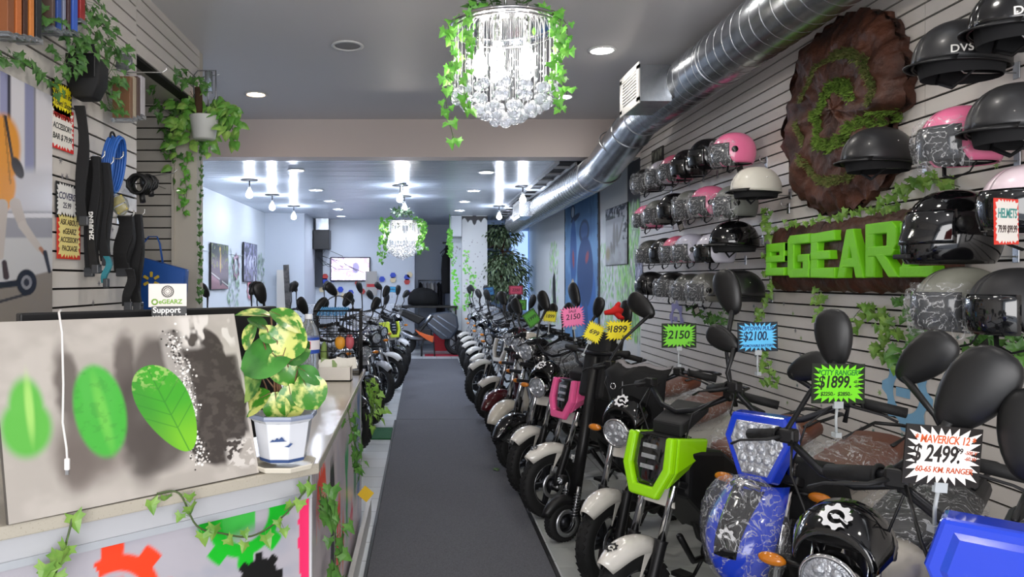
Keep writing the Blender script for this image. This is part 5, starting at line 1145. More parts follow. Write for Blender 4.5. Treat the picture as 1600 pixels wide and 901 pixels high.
def loft(secs, n=20, pw=2.6):
    """secs: (x, zc, half width, half height)"""
    R = []
    for x, zc, w, h in secs:
        row = []
        for k in range(n):
            a = 2*PI*k/n; c, s = math.cos(a), math.sin(a); e = 2/pw; row.append((x, w*math.copysign(abs(c)**e, c), zc+h*math.copysign(abs(s)**e, s)))
        R.append(row)
    return MB().rings(R)
def bike(style, wx, wy, hd, label, body='d9d5cd', fender='d9d5cd', acc='84d010', R=.225, tw=.085, mirrors=((.25, 1.36), (-.25, 1.36)), rm=False, wrap=0, wrapseat=True, seat=None, hs=1.0, logo=True, logocol='101012', bars=(.36, 1.05), basket=False, group=None, detail=1, name='electric_moped', cat='moped', domeC='09090b', hl=.075, plain=False):
    h = math.radians(hd); WB = .62; t = thing(name, label, cat, (wx-WB*math.cos(h), wy-WB*math.sin(h), 0), h, group)
    t.scale = (hs, hs, hs)
    def paint(c, r=.15): return mat('paint_'+c, c, r, coat=.8)
    mb_, mf_, ma_ = paint(body), paint(fender), paint(acc)
    fw = wheel(t, 'front_wheel', WB, R, tw); wheel(t, 'rear_wheel', -.60, R, tw)
    ax = Vector((WB, 0, R)); topx, topz = .36, .92
    for s in (1, -1):
        y = s*(tw/2+.032); a = Vector((WB, y, R)); b = Vector((topx, y, topz)); m_ = a.lerp(b, .38)
        f = obj('fork_leg', MB().tube([a, a.lerp(b, .05), a.lerp(b, .36), m_], [.02, .026, .026, .03], 12), m_black, t)
        obj('stanchion', MB().tube([m_, b], .0175, 12), m_chrome, f)
    obj('axle', MB().cyl((WB, -tw/2-.06, R), (WB, tw/2+.06, R), .012, 10), m_steel, t)
    obj('fork_clamp', MB().box((0, 0, 0), (.06, tw+.15, .035), tx(.385, 0, .86) @ rot(0, -.36, 0)).box((0, 0, 0), (.06, tw+.15, .03), tx(.43, 0, .72) @ rot(0, -.36, 0)), m_black, t, bev=.008)
    # frame
    g = MB(); g.tube([(.36, 0, .9), (.30, 0, .74), (.16, 0, .42), (.0, 0, .30), (-.35, 0, .30), (-.58, 0, .36)], .026, 10)
    for s in (1, -1): g.tube([(.2, s*.09, .40), (.05, s*.13, .24), (-.35, s*.13, .24), (-.52, s*.10, .45), (-.72, s*.08, .68)], .016, 8)
    obj('frame', g, m_black, t)
    for s in (1, -1):
        sh = obj('shock_absorber', MB().cyl((-.58, s*.10, .28), (-.48, s*.10, .62), .012, 8), m_steel, t)
        obj('spring', MB().tube([(-.58+.10*f+.024*math.cos(f*60), s*.10+.024*math.sin(f*60), .30+.30*f) for f in [i/80 for i in range(81)]], .004, 4), m_chrome if s > 0 else m_black, sh)
    obj('kickstand', MB().tube([(-.12, .12, .24), (-.16, .17, .12), (-.2, .24, .006)], .009, 6), m_steel, t)
    obj('crank_and_pedals', MB().cyl((-.1, -.165, .26), (-.1, .165, .26), .012, 8).lathe([(.02, -.01), (.07, -.01), (.07, .01), (.02, .01)], 16, tx(-.1, -.14, .26) @ RX).tube([(-.1, -.16, .26), (-.02, -.18, .14)], .009, 6).box((-.0, -.23, .13), (.07, .09, .02)).tube([(-.1, .16, .26), (-.18, .18, .38)], .009, 6).box((-.2, .23, .39), (.07, .09, .02)), m_black, t)
    # fenders
    key = (R, tw, style)
    if style in ('retro', 'shield', 'street', 'mini'):
        ff = cached('front_fender', key, lambda: fender_mb(R, tw*.80, 46, 120, .038), mf_, t, tx(WB, 0, R), solid=.004)
        for s in (1, -1): obj('fender_stay', MB().prism([(.015, .10), (-.04, R*.8), (-.075, R+.0), (-.03, R+.01)], .004, tx(0, -s*(tw*.6), 0) @ RX), mf_, ff)
        if logo:
            a = math.radians(64); rr = R+.028+.027; gear_logo('gear_logo', mat('ink_'+logocol, logocol, .5), ff, tx(rr*math.cos(a), 0, rr*math.sin(a)) @ rot(0, PI/2-a, 0) @ rot(0, 0, PI/2) @ tx(0, 0, .003), .030)
    elif style == 'scooter':
        ff = cached('front_fender', key, lambda: fender_mb(R, tw*1.1, 18, 145, .06), mf_, t, tx(WB, 0, R), solid=.004)
    elif style == 'hex':
        bk = MB(); R_ = []
        for i in range(9):
            f = i/8; x = .50+.17*math.sin(f*PI*.75)+.03; z = .85-.34*f; w = .115*(.55+.6*math.sin(PI*min(1, f*.75+.2))); row = []
            for k in range(-6, 7): u = k/6; row.append((x-.06*u*u-.02*abs(u)**5, w*u, z+.0*u))
            R_.append(row)
        bk.rings(R_, None, False, False); ff = obj('front_cowl', bk, mf_, t, solid=.01)
        R_ = []
        for i in range(7):
            f = i/6; x = .50+.17*math.sin((f*.62+.03)*PI*.75)+.038; z = .85-.34*(f*.62+.03); w = .058*(1-.3*f); R_.append([(x-.06*(w*k/4/.115)**2+.004, w*k/4, z) for k in range(-4, 5)])
        pn = obj('black_panel', MB().rings(R_, None, False, False), m_gloss, ff, solid=.004)
        gear_logo('gear_logo', mat('ink_e8e8ea', 'e8e8ea', .5), pn, tx(.694, 0, .695) @ rot(0, PI/2-.12, 0) @ rot(0, 0, PI/2), .034)
        obj('chrome_bracket', MB().tube([(.56, -.05, .85), (.60, 0, .88), (.56, .05, .85)], .012, 8).ball((.60, 0, .865), .014, 10, 6), m_chrome, ff)
        cached('lower_fender', key, lambda: fender_mb(R, tw*.8, 20, 120, .03), m_black, t, tx(WB, 0, R), solid=.004)
    cached('rear_fender', key, lambda: fender_mb(R, tw*.85, 30, 175, .03), mb_ if style != 'shield' else m_black, t, tx(-.60, 0, R), solid=.004)
    # front ends
    w0, zb = bars; handlebar(t, w0, zb, .27)
    if style == 'retro':
        obj('light_bracket', MB().prism([(-.10, .0), (.10, .0), (.085, .075), (-.085, .075)], .012, tx(.455, 0, .64) @ rot(0, -.36, 0) @ rot(PI/2, 0, PI/2)), mb_, t, bev=.006)
        round_light(t, .50, .785, hl, m_chrome)
        dm = obj('lamp_cowl', MB().rings([[(x+.37, .108*q*math.cos(a), .80+zz+.095*q*math.sin(a)) for a in [PI*1.0*i/18 for i in range(19)]] for x, q, zz in ((.125, .90, .02), (.11, 1.0, .03), (.06, 1.16, .06), (.0, 1.1, .075), (-.06, .85, .06), (-.09, .5, .04))], cap=False, closed=False), paint(domeC, .08), t, solid=.006)
        gear_logo('gear_logo', mat('ink_e8e8ea', 'e8e8ea', .5), dm, tx(.468, 0, .953) @ rot(0, .78, 0) @ rot(0, 0, PI/2), .042)
        signal(t, .44, .17, .78); signal(t, .44, -.17, .78)
        obj('tank', loft([(.27, .74, .03, .05), (.2, .72, .09, .09), (.02, .70, .11, .10), (-.12, .68, .07, .06)]), mb_, t)
    elif style == 'shield':
        M = tx(.50, 0, .80) @ rot(0, -.22, 0)
        out = [(-.125, .13), (-.135, -.02), (-.075, -.145), (.075, -.145), (.135, -.02), (.125, .13)]; inn = [(-.085, .125), (-.09, -.01), (-.05, -.095), (.05, -.095), (.09, -.01), (.085, .125)]
        def ringstep(x, k, P): return [(x, a*k, b*k if b < .1 else b) for a, b in P]
        g = MB(); loop = out+inn[::-1]
        g.rings([[( .0-.00, a, b) for a, b in loop], [(.035, a*.97, b*.98) for a, b in loop], [(-.08, a*1.0, b) for a, b in loop]][0:2], M, True, True, False)
        for s in (1, -1): g.rings([[(.0, s*a, b) for a, b in ((.085, .125), (.125, .13), (.135, -.02), (.10, -.1), (.07, -.09), (.09, -.01))], [(-.20, s*a, b) for a, b in ((.095, .15), (.125, .15), (.125, .09), (.12, .08), (.10, .08), (.095, .09))]], M, True, True, False)
        sh = obj('headlamp_surround', g, ma_, t, bev=.01)
        obj('smoked_lens', MB().rings([[(.008, a*.98, b*.98) for a, b in inn], [(.022, a*.6, b*.7) for a, b in inn]], M, True, True, True), m_visor, sh, bev=.004)
        g = MB(); 
        for k in (-1, 0, 1): g.box((.026, 0, .03+.045*k), (.006, .07, .018), M)
        obj('lamp_strip', g, m_lensr, sh)
        obj('lens_side', MB().rings([[(.0, a, b) for a, b in inn], [(-.14, a*.95, b+.02) for a, b in inn]], M, True, True, False), m_black, sh)
        ps = obj('side_panel', MB().rings([[(.40, s_*.13, z) for s_, z in ((-1, .87), (1, .87), (.9, .66), (-.9, .66))], [(.18, s_*.135, z) for s_, z in ((-1, .84), (1, .84), (.9, .46), (-.9, .46))], [(-.1, s_*.12, z) for s_, z in ((-1, .66), (1, .66), (.9, .34), (-.9, .34))]], None, True, True, False), m_black, t, bev=.02)
        g = MB(); Mt = tx(.13, -.137, .66) @ rot(PI/2, 0, 0)
        add_text(g, 'BORN 2 WILD', Mt @ tx(0, .02, 0), size=.034, depth=.0006, bold=.0012); obj('lettering', g, mat('ink_white'), ps); g = MB(); add_text(g, 'eGEARZ', Mt @ tx(0, -.018, 0), size=.042, depth=.0006, bold=.0015); obj('lettering', g, mat('ink_c0442c', 'c0442c', .5), ps)
        obj('dashboard', MB().rings([[(.40, .08*a, .94+.03*b) for a, b in ((-1, -1), (1, -1), (1, 1), (-1, 1))], [(.22, .09*a, 1.03+.02*b) for a, b in ((-1, -1), (1, -1), (1, 1), (-1, 1))]], None, True, True, False), m_blackm, t, bev=.01)
        obj('fork_crown', MB().prism([(-.10, 0), (.10, 0), (.07, .09), (-.07, .09)], .02, tx(.47, 0, .62) @ rot(0, -.36, 0) @ rot(PI/2, 0, PI/2)), m_ivoryw if fender != '101012' else m_black, t, bev=.006)
    elif style == 'hex':
        hexo = [(-.10, .11), (.10, .11), (.125, .02), (.06, -.13), (-.06, -.13), (-.125, .02)]; M = tx(.47, 0, .99) @ rot(0, -.12, 0)
        hs_ = obj('headlight_housing', MB().rings([[(-.14, a*.7, b*.6+.03) for a, b in hexo], [(-.04, a*1.05, b*1.08) for a, b in hexo], [(.02, a, b) for a, b in hexo], [(.02, a*.84, b*.84-.005) for a, b in hexo]], M, True, True, False), mf_, t, bev=.008)
        if plain: obj('front_plate', MB().rings([[(.014, a*.9, b*.9) for a, b in hexo], [(.026, a*.7, b*.7) for a, b in hexo]], M, True, True, False), mf_, hs_, bev=.004)
        else: obj('lens_panel', MB().rings([[(.016, a*.84, b*.84-.005) for a, b in hexo], [(.024, a*.76, b*.76-.005) for a, b in hexo]], M, True, True, False), m_lensr, hs_)
        g = MB()
        for j in range(5):
            for i in range(4): 
                y = (i-1.5)*.042*(1-.10*j if j > 2 else 1); z = .062-.038*j
                if j == 4 and i in (0, 3): continue
                g.ball((.024, y, z), (.01, .016, .016), 10, 6, M)
        if not plain: obj('lamp_cell', g, m_lensr, hs_)
        signal(t, .38, .17, .82); signal(t, .38, -.17, .82)
        obj('leg_cover', MB().rings([[(.36, s_*.15, z) for s_, z in ((-1, .93), (1, .93), (1, .62), (-1, .62))], [(.14, s_*.17, z) for s_, z in ((-1, .90), (1, .90), (1, .45), (-1, .45))], [(.02, s_*.16, z) for s_, z in ((-1, .7), (1, .7), (1, .38), (-1, .38))]], None, True, True, True), m_canvasb, t, bev=.03)
    elif style == 'scooter':
        ls = MB(); R_ = []
        for i in range(12):
            f = i/11; z = .96-.62*f; x = .41-.10*math.sin(f*2.2)+.03*f; w = .10+.08*math.sin(PI*min(1, f*1.1)**.8); R_.append([(x-.09*(k/6)**2, w*k/6, z) for k in range(-6, 7)])
        ls.rings(R_, None, False, False); obj('leg_shield', ls, mb_, t, solid=.02)
        obj('handlebar_cowl', loft([(.45, 1.0, .06, .05), (.42, 1.01, .085, .07), (.32, 1.03, .11, .075), (.2, 1.04, .08, .05)]), mb_, t)
        round_light(t, .455, .99, hl, m_chrome)
        signal(t, .42, .13, .72); signal(t, .42, -.13, .72)
        obj('footboard', MB().bx(-.25, .33, -.15, .15, .33, .36), m_black, t, bev=.01)
    elif style == 'street':
        round_light(t, .47, .84, hl, m_black); signal(t, .42, .17, .80); signal(t, .42, -.17, .80)
        obj('tank', loft([(.26, .80, .04, .05), (.18, .80, .12, .10), (.0, .78, .13, .11), (-.14, .74, .08, .07)]), mb_, t)
        g = MB().box((.02, 0, .48), (.26, .2, .24)); 
        for k in range(6): g.box((.02, 0, .40+.035*k), (.3, .24, .012))
        obj('motor_block', g, m_dsteel, t, bev=.006)
    elif style == 'mini':
        round_light(t, .44, .80, hl, m_black); obj('tank', loft([(.24, .6, .05, .05), (.1, .58, .09, .08), (-.2, .56, .08, .07)]), mb_, t)
    # seat and rear body
    ms = m_brown if seat == 'brown' else m_seat
    obj('seat', loft([(.0, .78, .05, .02), (-.04, .79, .10, .04), (-.2, .79, .13, .05), (-.42, .81, .14, .05), (-.62, .85, .13, .05), (-.70, .86, .06, .02)]), ms, t)
    sp = obj('rear_body', loft([(-.08, .62, .06, .10), (-.2, .6, .13, .15), (-.45, .62, .15, .14), (-.68, .68, .11, .09), (-.78, .70, .05, .05)]), mb_ if style != 'shield' else m_ivoryw, t)
    obj('tail_light', MB().box((-.79, 0, .70), (.03, .12, .04)), mat('tail_red', 'a01818', .2), t, bev=.008)
    obj('luggage_rack', MB().tube([(-.5, .1, .87), (-.85, .1, .90), (-.88, 0, .90), (-.85, -.1, .90), (-.5, -.1, .87)], .009, 6), m_black, t)
    if wrapseat: wrapball(t, (-.3, 0, .80), (.36, .17, .10), int(wx*100))
    if wrap:
        if wrap & 1: wrapball(t, (WB-.01, 0, R+R*.6), (R*.95, tw*1.25, R*.62), 3, .012)
        if wrap & 2: wrapball(t, (.57, 0, .69), (.14, .155, .20), 5, .008)
        if wrap & 4: wrapball(t, (.44, 0, .86), (.16, .17, .17), 6, .012)
        if wrap & 8: wrapball(t, (.26, 0, 1.05), (.12, .22, .12), 7, .014)
    for mm in mirrors: mirror(t, mm[0], mm[1], mm[2] if len(mm) > 2 else .26, mm[3] if len(mm) > 3 else 1.0, mm[4] if len(mm) > 4 else .6, rm, None, mm[5] if len(mm) > 5 else None)
    return t
B = {}
GR = 'mopeds parked along the right side'; GL = 'mopeds parked along the left side'
def MR(px, py, ly, s=1.0, tilt=.6, z=1.38): return (ly, z, .26, s, tilt, (px, py))
B['A'] = bike('hex', .98, 1.25, 225, 'blue electric bike with the white Maverick sign at the bottom right corner', '1c3fc8', '1c3fc8', hs=1.04, mirrors=(MR(1522, 610, .06, 1.08, -.55), MR(1612, 680, .34, 1.0, .1, 1.3)), wrap=0, plain=True, name='electric_motorbike', cat='electric bike')
B['B'] = bike('retro', 1.02, 1.92, 221, 'black domed moped with white gear logo carrying the green City Ranger sign', 'cfc8bd', '16161a', mirrors=(MR(1445, 560, .28, 1.0, .75), MR(1303, 528, -.22, 1.0, .1)), wrapseat=True)
B['C'] = bike('hex', 1.13, 2.64, 218, 'blue electric bike with hexagonal lamp and gear logo front cowl in plastic wrap', 'cfc8bd', '1c3fc8', seat='brown', wrap=2, mirrors=(MR(1262, 574, .30, .9, 1.1), MR(1130, 530, -.30, .9, 1.1)), bars=(.36, 1.10))
B['D'] = bike('shield', .90, 3.16, 212, 'moped with bright lime headlamp surround and white logo fender, nearest in the row', acc='9be00c', mirrors=(MR(1138, 456, .20, 1.15, -.35, 1.45), ), seat='brown')
B['E'] = bike('retro', .96, 3.87, 222, 'white retro moped with chrome round headlamp and black cowl, left of the lime one', mirrors=(MR(1002, 478, -.28, 1.1, .95, 1.45), ), seat='brown', logo=False)
B['F'] = bike('shield', .86, 4.98, 205, 'moped with pink headlamp surround and white logo fender', acc='f0609a', mirrors=(MR(898, 460, -.30, 1.05, .5, 1.42), MR(978, 492, .28, 1.1, .0)), seat='brown')
B['G'] = bike('retro', .80, 5.55, 222, 'white retro moped with chrome round headlamp, left of the pink one', mirrors=(MR(850, 470, -.28, 1.0, .5), MR(935, 480, .28, .9, .3)), logo=False)
B['H'] = bike('scooter', .78, 6.25, 222, 'glossy black scooter with plastic wrapped front fender', '0d0d10', '0d0d10', wrap=1, mirrors=((.28, 1.33), (-.28, 1.36)), R=.2, tw=.09)
B['I'] = bike('scooter', .80, 6.95, 222, 'cream white scooter with round lamp between the black and the dark red scooters', 'd9d2c4', 'd9d2c4', mirrors=((.26, 1.33), (-.26, 1.33)), rm=True, R=.2, tw=.09)
B['J'] = bike('scooter', .80, 7.65, 222, 'dark red scooter with plastic wrapped front fender', '4a1218', '4a1218', wrap=1, mirrors=((.28, 1.36), (-.28, 1.4)), R=.2, tw=.09)
B['K'] = bike('shield', .80, 8.45, 208, 'moped with white headlamp surround and white logo fender beyond the dark red scooter', acc='d9d5cd', mirrors=((.28, 1.36), (-.28, 1.38)))
B['L'] = bike('street', .76, 9.45, 218, 'electric moped with white logo fender and big open spoked wheel at the runner edge', 'c8c8ca', R=.27, mirrors=((.28, 1.36), (-.28, 1.4)), wrapseat=True)
for i, (x, y, st, bc, l) in enumerate([(.84, 10.6, 'street', '9aa0a6', 'silver grey moped with white fender, fifth from the far end of the right row'), (.84, 11.7, 'retro', 'd9d5cd', 'white wrapped moped, fourth from the far end of the right row'), (.86, 12.8, 'street', '1a1a1c', 'black moped with white fender, third from the far end of the right row'), (.87, 13.9, 'retro', 'c0c4c8', 'pale grey moped with blue mirror, second from the far end of the right row'), (.88, 15.1, 'street', 'd9d5cd', 'white moped with upright front wheel at the far end of the right row')]):
    bike(st, x, y, 218+6*math.sin(i*2.3), l, bc, mirrors=((.27, 1.34+.06*math.sin(i*3), .26, .95, .9), (-.27, 1.40+.05*math.cos(i*2), .26, 1.0, .4+.2*i % .7)), R=.25, group=GR, wrap=8 if i % 2 else 0, logo=False)
# left row, heads turned to the aisle
for i, (x, y, st, bc, fc, l) in enumerate([(-.86, 5.9, 'street', '141416', '141416', 'black moped right behind the wire basket, nearest in the left row'), (-.66, 6.9, 'street', '1b1b1e', '1b1b1e', 'black moped with front wheel just past the counter end, second in the left row'), (-.58, 8.2, 'retro', '9a9ca0', '141416', 'black and grey moped, third in the left row'), (-.52, 9.6, 'street', '1a1c24', '9a9ca0', 'black moped with grey wrapped fender, fourth in the left row'),
        (-.46, 10.8, 'street', '242840', 'd0d0d0', 'dark blue moped with white fender, fifth in the left row'), (-.40, 12.0, 'shield', 'd0d4d8', '141416', 'moped with yellow green surround, sixth in the left row'), (-.36, 13.3, 'retro', 'a0b8c4', 'd0d0d0', 'pale blue wrapped moped, farthest in the left row')]):
    bike(st, x, y, 312+9*math.sin(i*1.9), l, bc, fc, acc='c8d83a', mirrors=((.30, 1.38+.07*math.sin(i*2.7), .26, 1.0, .9-.15*i % .8), (-.29, 1.43+.07*math.cos(i*3.1), .26, 1.05, .35+.23*i % .8)), R=.25, group=GL, logo=False, wrap=8 if i in (3, 6) else 0)
for i, (x, y, l) in enumerate([(-2.0, 8.0, 'black moped half hidden behind the monitor beside the left wall'), (-1.9, 10.0, 'black moped in the second line by the left wall, under the posters'), (-1.7, 12.0, 'grey wrapped moped in the second line near the white wall corner')]):
    bike('street', x, y, 300, l, '26262a' if i < 2 else '8c8c90', '26262a', mirrors=((.28, 1.48), (-.28, 1.46)), R=.25, logo=False, hs=1.02, wrap=8 if i == 2 else 0)
# leg cover apron and box hung on the near mopeds
def apron(b, label):
    h = b.rotation_euler.z; M = b.matrix_basis
    t = thing('leg_apron', label, 'cover', M=tx(*b.location) @ rot(0, 0, h)); R = []
    for f, w, x, z in ((0, .17, .33, 1.12), (.15, .19, .42, 1.08), (.4, .17, .40, .92), (.7, .16, .38, .72), (1, .15, .37, .56)):
        R.append([(x-.08*(u/6)**2+.008*math.sin(u*1.7+f*9), w*u/6, z+.01*math.sin(u)) for u in range(-6, 7)])
    obj('cloth', MB().rings(R, None, False, False), m_canvasb, t, solid=.012); R = [[(a-.03, b_*.95, c+.012) for a, b_, c in R[0]], [(a, b_, c+.012) for a, b_, c in R[0]], [(a+.012, b_, c-.02) for a, b_, c in R[0]]]
    obj('fleece_edge', MB().rings(crinkle(R, .004, 2), None, False, False), mat('fleece_grey', '8a8688', .95), t, solid=.01)
    obj('zip', MB().tube([(.425, -.02, 1.05), (.415, -.03, .9), (.395, -.03, .7), (.385, -.03, .58)], .003, 4), m_steel, t); obj('ring', MB().torus(.016, .003, 14, 5, tx(.44, -.07, 1.02) @ rot(0, PI/2, 0)), m_chrome, t)
B2 = bike('retro', 1.06, 3.62, 230, 'moped hidden under the black leg apron beside the lime moped', mirrors=((.30, 1.42, .3, 1.25, .5), ), wrapseat=True, logo=False, domeC='0b0b0d') if False else None
apron(B['E'], 'black leg apron with grey fleece edge hung over the bars of the chrome lamp moped')
# ---------------------------------------------------------------- kick scooter
t = thing('kick_scooter', 'black folding electric kick scooter with spring forks standing before the pink moped', 'kick scooter', (.95, 4.56, 0), math.radians(207))
wheel(t, 'front_wheel', .10, .125, .065, 5); wheel(t, 'rear_wheel', -.80, .125, .065, 5)
obj('deck', MB().prism([(-.02, -.07), (-.06, -.09), (-.66, -.09), (-.72, -.05), (-.72, .05), (-.66, .09), (-.06, .09), (-.02, .07)], .07, tx(0, 0, .17)), m_black, t, bev=.01)
obj('stem', MB().tube([(.02, 0, .22), (-.06, 0, .6), (-.16, 0, 1.12)], [.052, .045, .038], 4), m_black, t)
obj('battery_case', MB().box((0, 0, 0), (.13, .22, .42), tx(-.22, -.02, 1.06) @ rot(0, -.2, .0)), m_blackm, t, bev=.02)
for s in (1, -1):
    sh = obj('shock_absorber', MB().cyl((.07, s*.055, .13), (.02, s*.055, .34), .012, 8), m_steel, t); obj('spring', MB().tube([(.06-.035*f+.02*math.cos(f*55), s*.055+.02*math.sin(f*55), .16+.15*f) for f in [i/70 for i in range(71)]], .004, 4), m_steel, sh)
obj('front_fender', fender_mb(.125, .045, 20, 170, .02), m_black, t, tx(.10, 0, .125), solid=.004)
round_light(t, .10, .38, .028, m_black)
g = MB(); add_text(g, 'PS', tx(-.005, -.032, .5) @ rot(PI/2, 0, 0) @ rot(0, 0, .2), size=.035, depth=.001, bold=.001); gg = obj('lettering', g, mat('ink_white'), t)
obj('handlebar', MB().tube([(-.16, -.26, 1.16), (-.16, 0, 1.14), (-.16, .26, 1.16)], .013, 8), m_dsteel, t)
for s in (1, -1): obj('grip', MB().cyl((-.16, s*.17, 1.155), (-.16, s*.29, 1.165), .018, 12), m_rubgrip, t)
# ---------------------------------------------------------------- price signs on the bikes
def psign(px, py, y, wpx, hpx, bd, cl_, lines, label, rz=0, tilt=0, shape='card', inn=.74, clip=.09, seed=0):
    return sign(label, sM(px, py, y, rz, tilt), wpx/F*y, hpx/F*y, bd, cl_, lines, shape=shape, inn=inn, clip=clip, seed=seed)
psign(1473, 712, 1.50, 132, 92, '14100e', 'f0e9e2', [('* MAVERICK 12 *', 0, .27, .17, 'c2562a'), ('$ 2499.', -.1, .02, .36, '1c1614'), ('99', .2, .1, .12, '1c1614'), ('-500 V', .35, .08, .08, 'a8482a'), ('-60 W', .35, -.02, .08, 'a8482a'), ('60-65 KM. RANGER', .02, -.24, .12, 'b24e2a')], 'white starburst sign on black card reading Maverick 12, 2499', .12, .10, inn=.72)
psign(1310, 599, 2.1, 88, 62, '16200f', '78e020', [('*CITY RANGER*', 0, .27, .17, '1f7a2a'), ('$1899.', -.08, .03, .38, '101a0c'), ('$2250.-  $2850.-', -.05, -.26, .12, '16240f'), ('-65 KM', .36, .05, .09, '16240f'), ('-60 V', .36, -.06, .09, '16240f')], 'green starburst sign reading City Ranger, 1899', .1, .02)
psign(1184, 526, 3.0, 64, 46, '14202c', '62c4f4', [('UPTOWN PULSE', 0, .28, .17, '1a3a80'), ('$2100.', -.06, .02, .38, '14284e'), ('REMOVABLE BATTERY', 0, -.3, .1, '1a3a80')], 'blue starburst sign reading Uptown Pulse, 2100', .05, -.02)
psign(1061, 524, 3.75, 55, 38, '1c2814', '7cd83a', [('2150', -.02, .02, .42, '16281a'), ('$', -.4, .05, .3, '16281a'), ('- 60 KM', .3, -.3, .14, '16281a')], 'green starburst sign reading 2150', .05, 0)
psign(967, 516, 4.5, 43, 33, 'a89a10', 'f4e21e', [('1899', -.05, .05, .4, '1a1a12'), ('$', -.38, .1, .25, '1a1a12'), ('60 KM', .2, -.28, .16, '3a3a1a')], 'yellow starburst sign reading 1899', 0, 0, 'burst')
psign(928, 519, 4.6, 30, 32, 'a89a10', 'f0e01e', [('699', 0, 0, .3, '2a2a12')], 'tilted yellow starburst sign reading 699 on the kick scooter battery case', 0, .45, 'burst')
psign(895, 495, 5.3, 38, 33, 'c85a84', 'f880b4', [('2150', 0, 0, .32, '5a2a44'), ('SALE', 0, .27, .16, '5a2a44')], 'pink starburst sign reading 2150', 0, -.12, 'burst')
psign(859, 494, 6.0, 23, 19, '8a8010', 'e8dc20', [('1899', 0, 0, .35, '3a3a12')], 'small yellow starburst sign left of the pink starburst', 0, .08, 'burst')
psign(831, 497, 6.8, 22, 25, '2c5a14', '4fa82a', [('1999', 0, 0, .28, '14320c')], 'tilted dark green sign left of the small yellow starburst', 0, -.6)
psign(811, 476, 7.6, 24, 17, '2c5a14', '4fa82a', [('2200', 0, 0, .38, '14320c')], 'dark green rectangular sign above the tilted green one', 0, .03)
psign(806, 453, 8.6, 22, 14, '8a2040', 'd84a74', [('2250', 0, 0, .4, '5a1030')], 'crimson pink rectangular sign in front of the weeping fig', 0, .0)
psign(764, 455, 10.8, 16, 13, '1f4470', '3a86c4', [('1850', 0, 0, .38, '0f2c50')], 'small blue sign far along the right row', 0, -.15)
psign(613, 452, 13.2, 13, 9, '1f6490', '3aa0d0', [('1850', 0, 0, .38, '0f2c50')], 'small bright blue sign on the far left row mopeds', 0, .05)
# red plush toy
tp = atY(962, 487, 4.75); t = thing('red_plush', 'red cloth plush draped between mirrors in the right row', 'toy', tp); g = MB(); g.tube([(-.09, 0, -.01), (-.03, 0, .0), (.0, 0, .02), (.05, 0, .0)], [.02, .03, .045, .03], 10).tube([(0, 0, 0), (.03, -.02, -.05), (.06, -.02, -.06)], [.03, .025, .012], 8).tube([(0, 0, .02), (.02, 0, .07), (.03, .0, .09)], [.03, .02, .012], 8); obj('body', g, mat('plush_red', 'c81e1a', .85, bump=(90, .5, .004)), t); t.scale = (.8, .8, .7)
# ================================================================ REAR ROOM
def frame_pic(name, label, c, w, h, nrm, fn, nx=60, ny=60, frame='1a1a1c', rough=.2, cat='picture'):
    """flat picture; nrm '-y','+x','-x'"""
    R = {'-y': rot(), '+x': rot(0, 0, PI/2), '-x': rot(0, 0, -PI/2)}[nrm]; t = thing(name, label, cat, M=tx(*c) @ R)
    obj('backing', MB().bx(-w/2, w/2, .002, .02, -h/2, h/2), mat('card_'+frame, frame, .5), t)
    painted('print', (-w/2+.008, 0, -h/2+.008), (w/2-.008, 0, -h/2+.008), (w/2-.008, 0, h/2-.008), (-w/2+.008, 0, h/2-.008), nx, ny, fn, t, rough); return t
def pic_scooter(u, v):
    img = np.ones(u.shape+(3,))*L3('3a4038'); img = over(img, L3('6a7448'), sst(.5, .6, fbm(u, v, 12, 3))*(v > .45)); img = over(img, L3('8f6a6e'), 1-sst(.3, .34, v+.3*u)); img = over(img, L3('c8c8c0'), (1-sst(.008, .02, np.abs(v+.3*u-.36))))
    img = over(img, L3('b89a50'), ell(u, v, .52, .62, .04, .26, 0, .1)); img = over(img, L3('2a2a2a'), ell(u, v, .54, .2, .07, .12, 0, .1)); img = over(img, L3('c8a860'), ell(u, v, .5, .9, .05, .05)); return img
def pic_group(u, v):
    img = np.ones(u.shape+(3,))*L3('8a88a8'); img = over(img, L3('3a3a52'), sst(.45, .55, fbm(u, v*.6, 14, 8))); img = over(img, L3('c8c8dc'), sst(.55, .62, fbm(u*1.5, v*.4, 10, 9))*(v < .7)); return img
def wallpic(px0, px1, py0, py1, x, nrm, fn, label, name='wall_picture'):
    a = atX(px0, (py0), x); b = atX(px1, py0, x); yc = (a.y+b.y)/2; w = abs(a.y-b.y); pm = (px0+px1)/2; z1 = CH+(VY-py0)/F*yc; z0 = CH+(VY-py1)/F*yc
    return frame_pic(name, label, (x, yc, (z0+z1)/2), w, z1-z0, nrm, fn)
wallpic(330, 357, 381, 452, -3.26, '+x', pic_scooter, 'poster of a kick scooter on a red path, left rear wall'); wallpic(381, 402, 380, 440, -3.26, '+x', pic_group, 'bluish purple poster right of the kick scooter poster, left rear wall')
wl = bpy.data.objects['wall_left_rear']; g = MB(); g2 = MB(); rs = random.Random(2)
def gearL(y, z, R, m):
    gb = MB(); n = 32; o = []; i_ = []
    for k in range(n): a = 2*PI*k/n; q = R*(1.0 if (k % 4) in (0, 1) else .8); o.append((-3.283, y+q*math.cos(a), z+q*math.sin(a))); i_.append((-3.283, y+R*.6*math.cos(a), z+R*.6*math.sin(a)))
    gb.add(o+i_, [(k, (k+1) % n, n+(k+1) % n, n+k) for k in range(n)], None, False); obj('gear_stencil', gb, m, wl)
gearL(13.0, 1.85, .24, mat('stencil_pink_grey', 'b49aa8', .6)); gearL(14.0, 1.42, .2, mat('stencil_pink', 'd8909c', .6))
